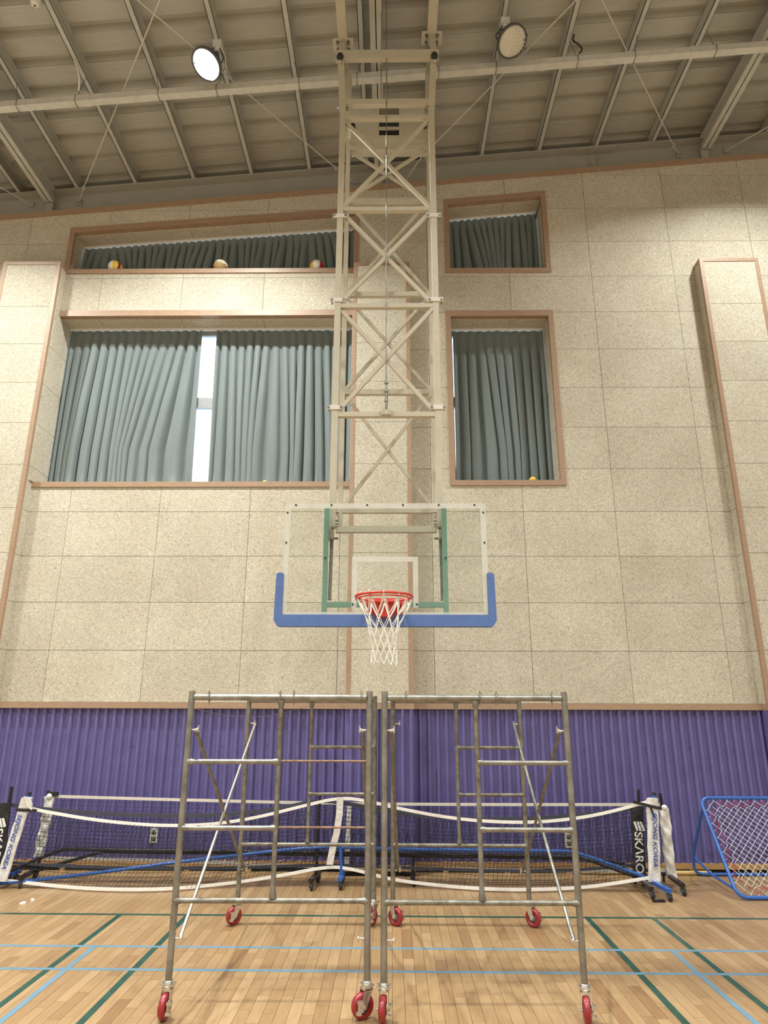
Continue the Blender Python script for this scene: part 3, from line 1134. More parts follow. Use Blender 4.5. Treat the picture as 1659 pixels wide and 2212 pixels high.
def caster(parent, x, y, rz, brake=True):
    o = bpy.data.objects.new('caster', CM[0])
    COL.objects.link(o)
    o.parent = parent
    o.location = Vector((x, y, 0)) - WP[parent.name]
    o.rotation_euler.z = R(rz)
    for me, nm in list(zip(CM[1:], ('wheel', 'wheel_core', 'axle', 'swivel_plate', 'brake_lever')))[:5 if brake else 4]:
        c = bpy.data.objects.new(nm, me)
        COL.objects.link(c)
        c.parent = o


def flared(a, b_, r, f=1.45, n=10):
    a, b_ = Vector(a), Vector(b_)
    d = b_ - a
    L = d.length
    t = min(.2, .045 / L)
    return [a, a + d * (t * .35), a + d * t, b_ - d * t, b_ - d * (t * .35), b_], [r * f, r * f, r, r, r * f, r * f]


ZL0, ZL1, ZTOPP = .195, 1.916, 1.874
ZR = (1.460, 1.054, .634)


def scaffold(name, c, label, side, wheels):
    """c: four floor corners FL, FR, RL, RR;  side: half that carries the tube rungs"""
    FL, FRt, RL, RRt = [Vector((p[0], p[1], 0)) for p in c]
    root = empty(name, ((FL + FRt + RL + RRt) / 4), label, 'scaffold', 'steel scaffold towers on red casters')
    for k, (a, b_) in enumerate(((FL, FRt), (RL, RRt))):
        fr = (k == 0)
        up = lambda p, z: Vector((p.x, p.y, z))
        for p in (a, b_):
            MB().tube([up(p, ZL0), up(p, ZL1)], .0212, 14).build('leg', 'worn_tube' if (p is RL or p is RRt) else 'galvanised', root)
        top = MB().tube([up(a, ZTOPP) + (b_ - a).normalized() * .02, up(b_, ZTOPP) - (b_ - a).normalized() * .02], .021, 14).build('top_rail', 'galvanised', root)
        mid = a.lerp(b_, .505 if fr else .50)
        pts, rs = flared(up(mid, ZTOPP - .018), up(mid, ZR[2] + .015), .0165)
        MB().tube(pts, rs, 12).build('middle_post', 'worn_tube', root)
        pts, rs = flared(up(a, ZR[2]), up(b_, ZR[2]), .0165)
        MB().tube(pts, rs, 12).build('bottom_rail', 'worn_tube', root)
        s_ = side[k]
        for z in ZR[:2]:
            q = (a, mid) if s_ == 'L' else (mid, b_)
            pts, rs = flared(up(q[0], z), up(q[1], z), .0155)
            MB().tube(pts, rs, 12).build('rung', 'galvanised' if fr else 'worn_tube', root)
            if fr and name == 'scaffold_tower' and s_ == 'L':
                MB().tube([up(mid, z + .005), up(b_, z + .005)], .0068, 8).build('thin_rung', 'rusty_bar', root)
        # hook rings round the top rail
        if fr:
            for t in ((.10, .50, .575, .955) if side[0] == 'L' else (.12, .53, .62, .93)):
                p = up(a.lerp(b_, t), ZTOPP)
                hk = MB().torus(p, (b_ - a), .026, .0045, 18, 6)
                hk.add([p + Vector((-.008, -.02, .016)), p + Vector((.008, -.02, .016)), p + Vector((.004, -.018, .046)), p + Vector((-.004, -.018, .046)),
                        p + Vector((-.008, -.012, .016)), p + Vector((.008, -.012, .016)), p + Vector((.004, -.012, .046)), p + Vector((-.004, -.012, .046))],
                       [(0, 1, 2, 3), (7, 6, 5, 4), (0, 4, 5, 1), (1, 5, 6, 2), (2, 6, 7, 3), (3, 7, 4, 0)])
                hk.tube([p + Vector((0, 0, -.02)), p + Vector((0, 0, -.05))], .004, 6)
                hk.build('hook_ring', 'galvanised', top)
    # cross braces on both open sides
    for a, b_, s_ in ((FL, RL, 1), (FRt, RRt, -1)):
        o = Vector((.045 * s_, 0, 0))
        bent = (name, s_) == ('scaffold_tower.001', -1) or (side[0] == 'R' and s_ == -1)
        P0, P1 = Vector((a.x, a.y, 1.662)) + o, Vector((b_.x, b_.y, .43)) + o
        Q0, Q1 = Vector((b_.x, b_.y, 1.668)) + o, Vector((a.x, a.y, .425)) + o
        MB().tube([P0, P1], [.0125, .0125], 8).build('cross_brace', 'worn_tube', root)
        if (s_ == -1) == (side[0] == 'L'):
            pass                                           # inner side carries one brace only
        elif bent:
            MB().tube([Q0 + o * .3, Q0.lerp(Q1, .5) + o * .3, Q0.lerp(Q1, .86) + o * .1, Q1 + o * .2 + Vector((0, .05, .06)), Q1], .0125, 8).build('cross_brace', 'galvanised', root)
        else:
            MB().tube([Q0 + o * .55, Q1 + o * .1], .0118, 8).build('cross_brace', 'bright_zinc' if side[0] == 'L' and s_ == 1 else 'worn_tube', root)
        for p in (P0, P1, Q0, Q1):
            pin = MB().tube([p - o, p + o * .45], .006, 8)
            pin.lathe([(.0001, -.003), (.016, -.003), (.016, .004), (.0001, .004)], p + o * .30, (1, 0, 0), 12, False)
            pin.box(p + o * .45 + Vector((-.003, -.006, -.016)), p + o * .45 + Vector((.003, .006, .030)))
            pin.build('brace_pin', 'bright_zinc', root)
    for p, rz in zip((FL, FRt, RL, RRt), wheels):
        caster(root, p.x, p.y, rz)
    return root


V_ = Vector
sa = scaffold('scaffold_tower', ((-1.375, 4.72), (-.156, 4.74), (-1.357, 6.55), (-.165, 6.56)),
              'grey steel scaffold tower on red casters, ladder rungs on its left half', ('L', 'R'), (176, 118, 130, 142))
MB().tube(smooth([V_((-1.36, 4.75, 1.80)), V_((-1.25, 5.3, 1.74)), V_((-1.05, 5.9, 1.73)), V_((-.76, 6.53, 1.83))], 3), .0016, 5).build('loose_wire', 'galvanised', sa)
sb = scaffold('scaffold_tower', ((-.052, 4.71), (1.171, 4.72), (.005, 6.56), (1.196, 6.55)),
              'grey steel scaffold tower on red casters, ladder rungs on its right half', ('R', 'R'), (172, 170, 232, 228))


# ================================================================== PORTABLE NETS
def resample(pts, n):
    L = [0]
    for a, b_ in zip(pts[:-1], pts[1:]):
        L.append(L[-1] + (b_ - a).length)
    out = []
    k = 0
    for i in range(n + 1):
        s_ = L[-1] * i / n
        while k < len(pts) - 2 and L[k + 1] < s_:
            k += 1
        t = (s_ - L[k]) / max(1e-9, L[k + 1] - L[k])
        out.append(pts[k].lerp(pts[k + 1], min(1, max(0, t))))
    return out


def ribbon(pts, hgt, th):
    mb = MB()
    q, fs = [], []
    for p in pts:
        for dy, dz in ((-th / 2, -hgt / 2), (th / 2, -hgt / 2), (th / 2, hgt / 2), (-th / 2, hgt / 2)):
            q.append(p + Vector((0, dy, dz)))
    n = len(pts)
    for i in range(n - 1):
        for k in range(4):
            fs.append((4 * i + k, 4 * i + (k + 1) % 4, 4 * i + 4 + (k + 1) % 4, 4 * i + 4 + k))
    mb.add(q, fs)
    mb.add(q[:4], [(0, 1, 2, 3)])
    mb.add(q[-4:], [(3, 2, 1, 0)])
    return mb


def mesh_net(top, bot, pitch, r, seed):
    rg = random.Random(seed)
    L = sum((b_ - a).length for a, b_ in zip(top[:-1], top[1:]))
    nc = int(L / pitch)
    A, B = resample(top, nc), resample(bot, nc)
    nr = max(3, int((A[nc // 3] - B[nc // 3]).length / pitch))
    nr = max(nr, 15)
    g = []
    for i in range(nc + 1):
        col = []
        for j in range(nr + 1):
            t = j / nr
            p = A[i].lerp(B[i], t)
            w_ = math.sin(math.pi * t)
            p = p + Vector((.010 * math.sin(i * .55 + j * .9) + rg.uniform(-.004, .004), .018 * w_ * math.sin(i * .23 + j * .31), rg.uniform(-.004, .004) - .012 * w_))
            col.append(p)
        g.append(col)
    mb = MB()
    for i in range(nc + 1):
        mb.tube(g[i], r, 3, False)
    for j in range(1, nr):
        mb.tube([g[i][j] for i in range(nc + 1)], r, 3, False)
    return mb


def sleeve(top, bot, wd, th, seed, wr=.006, n=22):
    rg = random.Random(seed)
    top, bot = Vector(top), Vector(bot)
    ph = [rg.uniform(0, 6) for _ in range(6)]
    mb = MB()
    q, fs = [], []
    K = 18
    for i in range(n + 1):
        t = i / n
        c = top.lerp(bot, t) + Vector((wr * .5 * math.sin(5 * t + ph[0]), 0, 0))
        for k in range(K):
            a = 2 * math.pi * k / K
            e = wr * (math.sin(17 * t + 2 * a + ph[1]) + .6 * math.sin(31 * t - 3 * a + ph[2]))
            ca, sa = math.cos(a), math.sin(a)
            q.append(c + Vector(((wd / 2 + e * .4) * math.copysign(abs(ca) ** .7, ca), (th / 2 + e) * math.copysign(abs(sa) ** .8, sa), e * .3)))
    for i in range(n):
        for k in range(K):
            fs.append((i * K + k, (i + 1) * K + k, (i + 1) * K + (k + 1) % K, i * K + (k + 1) % K))
    mb.add(q, fs, True)
    mb.add(q[:K], [tuple(range(K))])
    mb.add(q[-K:], [tuple(range(K))[::-1]])
    return mb


def lettering(body, size, top, bot, dx, dy, parent, mat, shear=0, bold=0, length=None):
    """text that reads downwards along a sleeve, letter tops to the right"""
    vs, fs, wd = text_mb(body, size, shear, bold)
    top, bot = Vector(top), Vector(bot)
    d = (bot - top).normalized()
    right = Vector((1, 0, 0))
    right = (right - d * right.dot(d)).normalized()
    nrm = d.cross(right)
    k = (length / wd) if length else 1
    mb = MB()
    mb.add([top + d * (v.x * k) + right * (v.y + dx) + nrm * (v.z + dy) for v in vs], fs)
    return mb.build('lettering', mat, parent)


# small swivel caster for the net feet
sc1 = MB()
for s_ in (-1, 1):
    sc1.box((s_ * .018 - .002, -.012, .028), (s_ * .018 + .002, .030, .066))
sc1.box((-.022, -.016, .062), (.022, .022, .068)).lathe([(.0001, .066), (.012, .066), (.012, .082), (.0001, .082)], (0, 0, 0), (0, 0, 1), 10)
sc2 = MB().lathe([(.0001, -.012), (.012, -.012), (.026, -.011), (.031, -.006), (.031, .006), (.026, .011), (.012, .012), (.0001, .012)], (0, .018, .031), (1, 0, 0), 18)
SCM = [sc1.mesh('foot_caster'), sc2.mesh('caster_wheel')]
SCM[0].materials.append(M['lamp_body'])
SCM[1].materials.append(M['black_rubber'])


def small_caster(parent, x, y, rz):
    o = bpy.data.objects.new('foot_caster', SCM[0])
    COL.objects.link(o)
    o.parent = parent
    o.location = Vector((x, y, 0)) - WP[parent.name]
    o.rotation_euler.z = R(rz)
    c = bpy.data.objects.new('caster_wheel', SCM[1])
    COL.objects.link(c)
    c.parent = o


def foot(root, a, b_, mat, wd=.045):
    a, b_ = Vector(a), Vector(b_)
    MB().bar(a, b_, wd, .035, (0, 0, 1)).build('foot_bar', mat, root)
    d = (b_ - a).normalized()
    for p, rz in ((a + d * .03, 200), (b_ - d * .03, 160)):
        small_caster(root, p.x, p.y, rz)


V = Vector
# --- blue-framed net with white sleeves (front)
g1 = 'portable nets lined up by the purple wall'
bn = empty('portable_net', (-.6, 7.75, 0), 'front net with blue tube frame, bright white tape and lettered white sleeves', 'net', g1)


def ylerp(px):
    return 7.70 + (7.85 - 7.70) * min(1, px / 735) if px < 735 else 7.85 + (7.68 - 7.85) * min(1, (px - 735) / 675)


top_px = [(68, 1746), (85, 1751), (200, 1771), (300, 1781), (380, 1784), (470, 1780), (560, 1765), (650, 1742), (735, 1722), (800, 1731), (848, 1744), (980, 1769), (1100, 1777), (1180, 1775), (1260, 1766), (1330, 1751), (1402, 1731)]
bot_px = [(-12, 1899), (60, 1907), (120, 1914), (200, 1920), (290, 1922), (370, 1920), (450, 1913), (540, 1902), (620, 1889), (690, 1875), (735, 1872), (800, 1887), (850, 1901), (960, 1914), (1060, 1921), (1160, 1922), (1260, 1917), (1330, 1908), (1402, 1896)]
tp = [aY(x, y, ylerp(x)) for x, y in top_px]
bt = []
for x, y in bot_px:
    p = aY(x, y, ylerp(x))
    if p.z < .03:
        p = aZ(x, y, .03)
    bt.append(p)
tp, bt = smooth(tp), smooth(bt)
ribbon(tp, .031, .006).build('top_tape', 'tape_white', bn)
ribbon(bt, .031, .006).build('bottom_tape', 'tape_white', bn)
mesh_net(tp, bt, .043, .0021, 1).build('net_mesh', 'net_black', bn)['kind'] = 'stuff'
st, sb_ = V((2.765, 7.68, .90)), V((2.697, 7.68, .105))
MB().tube([(2.69, 7.70, .09), (2.795, 7.70, .93)], .018, 10).build('end_post', 'blue_steel', bn)
MB().tube([(2.7945, 7.70, .925), (2.798, 7.70, .955)], .0195, 10).build('post_cap', 'black_rubber', bn)
sl_ = sleeve(st, sb_, .125, .05, 5).build('sleeve', 'sleeve_white', bn)
lettering('SEJONG KOREA', .062, st.lerp(sb_, .165), sb_, -.018, .046, sl_, 'letter_blue', .25, .0013, .52)
MB().bar((2.55, 7.655, .865), (2.84, 7.645, .800), .004, .030, (0, 0, 1)).build('strap', 'black_rubber', sl_)
MB().bar((2.72, 7.645, .825), (2.755, 7.645, .715), .022, .003).build('strap_tail', 'black_rubber', sl_)
st2, sb2 = V((-3.935, 7.70, .875)), V((-4.055, 7.66, .075))
MB().tube([(-4.05, 7.71, .09), (-3.925, 7.72, .905)], .018, 10).build('end_post', 'blue_steel', bn)
MB().tube([(-3.926, 7.72, .895), (-3.922, 7.72, .925)], .0195, 10).build('post_cap', 'black_rubber', bn)
sl2 = sleeve(st2, sb2, .115, .045, 8, .004).build('sleeve', 'sleeve_white', bn)
lettering('SEJONG KOREA', .062, st2.lerp(sb2, .20), sb2, -.016, .041, sl2, 'letter_blue', .25, .0013, .53)
MB().bar((-4.015, 7.665, .757), (-3.79, 7.660, .750), .004, .030, (0, 0, 1)).build('strap', 'black_rubber', sl2)
mb = MB()
mb.add([(-3.955, 7.665, .89), (-3.90, 7.655, .88), (-3.845, 7.65, .82), (-3.84, 7.65, .755), (-3.90, 7.655, .79), (-3.955, 7.675, .89), (-3.90, 7.665, .88), (-3.845, 7.66, .82), (-3.84, 7.66, .755), (-3.90, 7.665, .79)],
       [(0, 1, 2, 3, 4), (9, 8, 7, 6, 5)] + [(i, i + 5, (i + 1) % 5 + 5, (i + 1) % 5) for i in range(5)])
mb.build('sleeve_flap', 'sleeve_white', sl2)
# centre strap and leg
cs = [aY(x, y, 7.835) for x, y in ((735, 1722), (733, 1760), (727, 1800), (720, 1826), (718, 1836), (712, 1868))]
mb = MB()
q = []
for p in cs:
    q += [p + V((-.036, -.002, 0)), p + V((.036, -.002, 0)), p + V((.036, .002, 0)), p + V((-.036, .002, 0))]
mb.add(q, [(4 * i + k, 4 * i + (k + 1) % 4, 4 * i + 4 + (k + 1) % 4, 4 * i + 4 + k) for i in range(len(cs) - 1) for k in range(4)])
mb.build('centre_strap', 'sleeve_white', bn)
arch = [aY(x, y, Y_) for x, y, Y_ in ((-40, 1912, 7.70), (60, 1903, 7.72), (200, 1887, 7.75), (400, 1860, 7.80), (560, 1842, 7.84), (690, 1829, 7.87), (735, 1830, 7.87), (850, 1834, 7.86), (1000, 1836, 7.84), (1220, 1838, 7.76), (1250, 1842, 7.75), (1390, 1893, 7.70))]
MB().tube(smooth(arch, 1), .0175, 10).build('base_tube', 'blue_steel', bn)
MB().tube([(-.555, 7.86, .37), (-.540, 7.86, .12)], .022, 10).build('centre_leg', 'blue_steel', bn)
foot(bn, (-.545, 7.70, .098), (-.53, 8.02, .098), 'blue_steel')
foot(bn, (2.715, 7.34, .098), (2.675, 8.0, .098), 'blue_steel', .052)
foot(bn, (-4.12, 7.46, .098), (-4.06, 8.0, .098), 'blue_steel', .052)
MB().box((2.54, 7.325, .004), (2.66, 7.355, .022)).build('brake_pedal', 'black_steel', bn)

# --- black-framed net with black lettered sleeves (middle)
kn = empty('portable_net', (-.8, 7.88, 0), 'middle net with black frame, dark tape and black sleeves lettered in white', 'net', g1)
YK = 7.90
tp = smooth([aY(x, y, YK) for x, y in ((20, 1738), (75, 1746), (200, 1757), (300, 1761), (400, 1762), (500, 1759), (600, 1748), (690, 1727), (760, 1737), (850, 1756), (980, 1768), (1100, 1770), (1230, 1764), (1350, 1749), (1378, 1744))])
bt = smooth([aY(x, y, YK) for x, y in ((0, 1862), (150, 1872), (400, 1877), (600, 1872), (690, 1868), (850, 1874), (1100, 1882), (1250, 1880), (1380, 1868))])
ribbon(tp, .040, .006).build('top_tape', 'tape_grey', kn)
ribbon(bt, .030, .006).build('bottom_tape', 'tape_grey', kn)
mesh_net(tp, bt, .045, .0021, 2).build('net_mesh', 'net_black', kn)['kind'] = 'stuff'
for (tx, bx_, seed) in ((2.645, 2.60, 11), (-4.235, -4.20, 12)):
    MB().tube([(bx_, 7.86, .09), (tx + (.045 if tx > 0 else .03), 7.86, .965)], .018, 10).build('end_post', 'black_steel', kn)
    a, b_ = V((tx, 7.83, .80)), V((bx_, 7.83, .12))
    s2 = sleeve(a, b_, .135, .05, seed, .005).build('sleeve', 'sleeve_black', kn)
    lettering('SK\u039bRO', .118, a.lerp(b_, .36), b_, -.048, .042, s2, 'letter_white', .0, .002, .40)
    # badge: rounded square cut by slanted bars
    d = (b_ - a).normalized()
    r_ = (V((1, 0, 0)) - d * d.x).normalized()
    o_ = a.lerp(b_, .28)
    bm_ = MB()
    for k, (s0, s1) in enumerate(((-.045, -.022), (-.012, .010), (.020, .045))):
        e = .010 if k != 1 else 0
        pts = [(s0 - .016, -.046 + (e if k == 0 else 0)), (s1 - .016, -.046), (s1 + .016, .046 - (e if k == 2 else 0)), (s0 + .016, .046)]
        bm_.add([o_ + d * y_ + r_ * x_ + V((0, z_, 0)) for z_ in (-.043, -.040) for x_, y_ in pts], [(0, 1, 2, 3), (7, 6, 5, 4), (0, 4, 5, 1), (1, 5, 6, 2), (2, 6, 7, 3), (3, 7, 4, 0)])
    bm_.build('badge', 'letter_white', s2)
    foot(kn, (bx_ - .03, 7.42, .098), (bx_ + .03, 8.10, .098), 'black_steel')
arch = [V((-4.20, 7.86, .10)), V((-4.10, 7.90, .12)), V((-3.60, 7.93, .325)), V((-3.50, 7.93, .33)), V((1.95, 7.95, .285)), V((2.05, 7.93, .275)), V((2.50, 7.88, .13)), V((2.60, 7.86, .10))]
MB().tube(smooth(arch, 1), .0175, 10).build('base_tube', 'black_steel', kn)
MB().tube([(-.815, 7.91, .10), (-.80, 7.91, .885)], .016, 10).build('centre_leg', 'black_steel', kn)
foot(kn, (-.845, 7.66, .098), (-.795, 8.06, .098), 'black_steel')

# --- rear net with plain crumpled sleeves
rn = empty('portable_net', (-.45, 8.05, 0), 'rear net with straight thin cream tape and plain crumpled white sleeves', 'net', g1)
YR = 8.06
tp = smooth([aY(x, y, YR) for x, y in ((113, 1720), (250, 1724), (400, 1728), (600, 1733), (760, 1736), (860, 1737), (1050, 1738), (1240, 1738), (1425, 1738))], 1)
bt = smooth([aY(x, y, YR) for x, y in ((92, 1853), (250, 1857), (400, 1860), (560, 1868), (760, 1873), (1000, 1878), (1240, 1882), (1448, 1880))], 1)
ribbon(tp, .030, .006).build('top_tape', 'tape_cream', rn)
ribbon(bt, .032, .006).build('bottom_tape', 'tape_cream', rn)
mesh_net(tp, bt, .045, .0019, 3).build('net_mesh', 'net_black', rn)['kind'] = 'stuff'
for (a, b_, pt, seed) in ((aY(1433, 1746, 7.96), aY(1452, 1897, 7.96), aY(1426, 1714, 7.97), 21), (aY(108, 1721, 8.04), aY(84, 1850, 8.04), aY(104, 1708, 8.05), 22)):
    MB().tube([V((b_.x, b_.y + .01, .09)), V((a.x, a.y + .01, a.z - .05)), pt], .018, 10).build('end_post', 'black_steel', rn)
    sleeve(a, b_, .105, .07, seed, .010, 40).build('sleeve', 'sleeve_white', rn)
    MB().sphere(a + V((.005, -.02, .005)), .034, 14, 8).build('sleeve_knot', 'sleeve_white', rn)
MB().box((-3.855, 8.01, .852), (-3.76, 8.05, .895)).build('tape_clamp', 'black_rubber', rn)
foot(rn, (2.935, 7.55, .098), (2.975, 8.20, .098), 'black_steel')
foot(rn, (-3.875, 7.68, .098), (-3.915, 8.13, .098), 'black_steel')
arch = [V((-3.89, 8.0, .10)), V((-3.80, 8.0, .12)), V((-3.20, 8.0, .29)), V((-3.08, 8.0, .295)), V((2.20, 8.02, .25)), V((2.32, 8.02, .24)), V((2.85, 8.0, .12)), V((2.95, 8.0, .10))]
MB().tube(smooth(arch, 1), .0165, 10).build('base_tube', 'black_steel', rn)
MB().bar((-.48, 8.045, .775), (-.50, 8.045, .12), .050, .004).build('centre_strap', 'sleeve_white', rn)
MB().tube([(.225, 8.03, .27), (.223, 7.98, .09)], .018, 10).build('centre_leg', 'black_steel', rn)
foot(rn, (.222, 7.86, .098), (.226, 8.16, .098), 'black_steel')

# ================================================================== REBOUNDER
rb = empty('rebound_frame', (3.95, 7.9, 0), 'blue tubular rebound frame with white diamond netting and red zigzag cord', 'rebounder')
O = V((3.415, 7.425, .024))
U = V((0, .615, .842)).normalized()
Xr = V((1, 0, 0))
SZ = 1.04


def rp(s_, t):
    return O + Xr * s_ + U * t


def rrect(sz, rad, n=7):
    pts = []
    for cx, cy, a0 in ((sz - rad, rad, -90), (sz - rad, sz - rad, 0), (rad, sz - rad, 90), (rad, rad, 180)):
        for k in range(n + 1):
            a = R(a0 + 90 * k / n)
            pts.append((cx + rad * math.cos(a), cy + rad * math.sin(a)))
    return pts


pp = [rp(*p) for p in rrect(SZ, .10)]
MB().tube(pp + [pp[0], pp[1]], .0185, 12, False).build('frame_tube', 'blue_steel', rb)
mb = MB()
i0, i1, cs_ = .105, SZ - .105, .072
w_ = i1 - i0
k = int(w_ / cs_)
cs_ = w_ / k
for c in range(-k, k + 1):
    # rising and falling strands clipped to the square
    a = max(0, -c)
    b_ = min(k, k - c)
    if b_ > a:
        for fl in (False, True):
            t0, t1 = (i0 + a * cs_, i0 + (a + c) * cs_), (i0 + b_ * cs_, i0 + (b_ + c) * cs_)
            if fl:
                t0, t1 = (i0 + i1 - t0[0], t0[1]), (i0 + i1 - t1[0], t1[1])
            mb.tube([rp(*t0), rp(*t1)], .0022, 4, False)
mb.build('netting', 'net_white', rb)['kind'] = 'stuff'
whi, red = MB(), MB()
m_ = int(k)
for sd in range(4):
    def ed(u, d):
        q = {0: (u, d), 1: (SZ - d, u), 2: (SZ - u, SZ - d), 3: (d, SZ - u)}[sd]
        return rp(*q)
    for c in range(m_):
        u0, u1 = i0 + c * cs_, i0 + (c + 1) * cs_
        um = (u0 + u1) / 2
        tgt = whi if c % 2 == 0 else red
        tgt.tube([ed(u0 - cs_ * .5, i0), ed(um, .035), ed(u1 + cs_ * .5, i0)], .0026 if tgt is whi else .0036, 4, False)
        whi.tube([ed(um, .035), ed(um, .006)], .0026, 4, False)
whi.build('edge_cord', 'net_white', rb)
red.build('zigzag_cord', 'cord_red', rb)
for s_ in (0.0, SZ):
    leg = [rp(s_, .93), V((3.415 + s_, 8.38, .24)), V((3.415 + s_, 8.415, .09)), V((3.445 + s_ * .94, 8.418, .035)), V((3.52 + s_ * .8, 8.418, .02))]
    MB().tube(smooth(leg, 2), .0155, 10).build('rear_leg', 'blue_steel', rb)
    MB().tube([V((3.420 + s_ * .99, 8.375, .20)), V((3.435 + s_ * .97, 8.0, .10)), rp(s_ + (.01 if s_ == 0 else -.01), .07)], .0125, 10).build('side_stay', 'blue_steel', rb)
MB().tube([V((3.50, 8.418, .0205)), V((4.37, 8.418, .0205))], .0165, 10).build('rear_bar', 'blue_steel', rb)

# ================================================================== CURTAINS
def curtain(label, xt0, xt1, xb0, xb1, zt, zb, seed, group, fold=.125, head=.20):
    rg = random.Random(seed)
    wid = xt1 - xt0
    n = max(4, int(wid / fold))
    cuts = [0]
    for i in range(n):
        cuts.append(cuts[-1] + rg.choice((.4, .55, .7, .9, 1.1, 1.4, 2.0)))
    cuts = [c / cuts[-1] for c in cuts]
    amp = [rg.uniform(.45, 1.35) for _ in range(n + 1)]
    drift = [rg.uniform(-.035, .035) for _ in range(n + 1)]
    per = 14
    q, fs = [], []
    NZ = 26
    cols = n * per + 1
    for j in range(NZ + 1):
        v = j / NZ
        v = v * v * (3 - 2 * v) * .35 + v * .65
        for i in range(cols):
            k, r_ = divmod(i, per)
            if k >= n:
                k, r_ = n - 1, per
            t = r_ / per
            u = cuts[k] + (cuts[k + 1] - cuts[k]) * t
            ut = (k + t) / n
            uu = ut + (u - ut) * min(1, v * 1.3)          # even pleats at the head, uneven folds below
            A = (.020 + .034 * min(1, v * 2.2)) * (amp[k] + (amp[k + 1] - amp[k]) * t)
            ph = 2 * math.pi * t
            y = -A * math.cos(ph) + A * .25 * math.cos(2 * ph)
            if v < .12:
                y = y * .8 - (.018 if .38 < t < .62 else 0) * (1 - abs(v - .075) / .12)
            dx = drift[k] + (drift[k + 1] - drift[k]) * t
            x = (xt0 + (xt1 - xt0) * uu) * (1 - v) + (xb0 + (xb1 - xb0) * uu) * v + math.sin(ph) * A * .35 + dx * v * v * (1 if 0 < i < cols - 1 else 0)
            ztop_ = zt(xt0 + (xt1 - xt0) * ut) - (.004 + .012 * abs(math.sin(ph / 2)) ** 3)
            z = ztop_ + (zb - ztop_) * v
            if v > .93:                                    # hem bunches on the sill
                w2 = (v - .93) / .07
                y += .03 * w2 * math.sin(ph * .5 + seed) * amp[k]
                z += .012 * w2 * abs(math.sin(ph + seed))
            q.append((x, 8.872 + y, z))
    for j in range(NZ):
        for i in range(cols - 1):
            a = j * cols + i
            fs.append((a, a + cols, a + cols + 1, a + 1))
    mb = MB().add(q, fs, True)
    o = mb.build('curtain', 'curtain_cloth', None, (0, 0, 0))
    so = o.modifiers.new('thick', 'SOLIDIFY')
    so.thickness = .003
    tag(o, label, 'curtain', group)
    return o


cg = 'grey green pleated curtains'
curtain('wide grey green curtain left of the bright daylight gap', -4.87, -2.875, -4.86, -2.82, lambda x: 7.300, 4.760, 4, cg)
curtain('wide grey green curtain right of the bright daylight gap', -2.655, -.60, -2.585, -.595, lambda x: 7.300, 4.760, 9, cg)
curtain('short dark curtain with slanting top behind the three balls', -4.85, -.60, -4.85, -.60, lambda x: WIN[2][3](x) - .05, 8.153, 14, cg, .11)
curtain('tall narrow curtain in the window right of the mast', .915, 2.262, .905, 2.262, lambda x: 7.275, 4.778, 19, cg)
curtain('short dark curtain in the small upper right window', .90, 2.285, .90, 2.285, lambda x: WIN[4][3](x) - .05, 8.139, 24, cg, .10)
for k, lab in ((1, 'long pale curtain track above the two wide curtains'), (2, 'slanting pale curtain track above the three balls'), (3, 'short pale curtain track in the tall right window'), (4, 'slanting pale curtain track in the small upper right window')):
    xa, xb, zb, zt = WIN[k]
    o = MB().prism([(xa + .015, zt(xa) - .046), (xb - .015, zt(xb) - .046), (xb - .015, zt(xb) - .014), (xa + .015, zt(xa) - .014)], 8.852, 8.892).build('curtain_track', 'curtain_rail')
    tag(o, lab, 'curtain track')

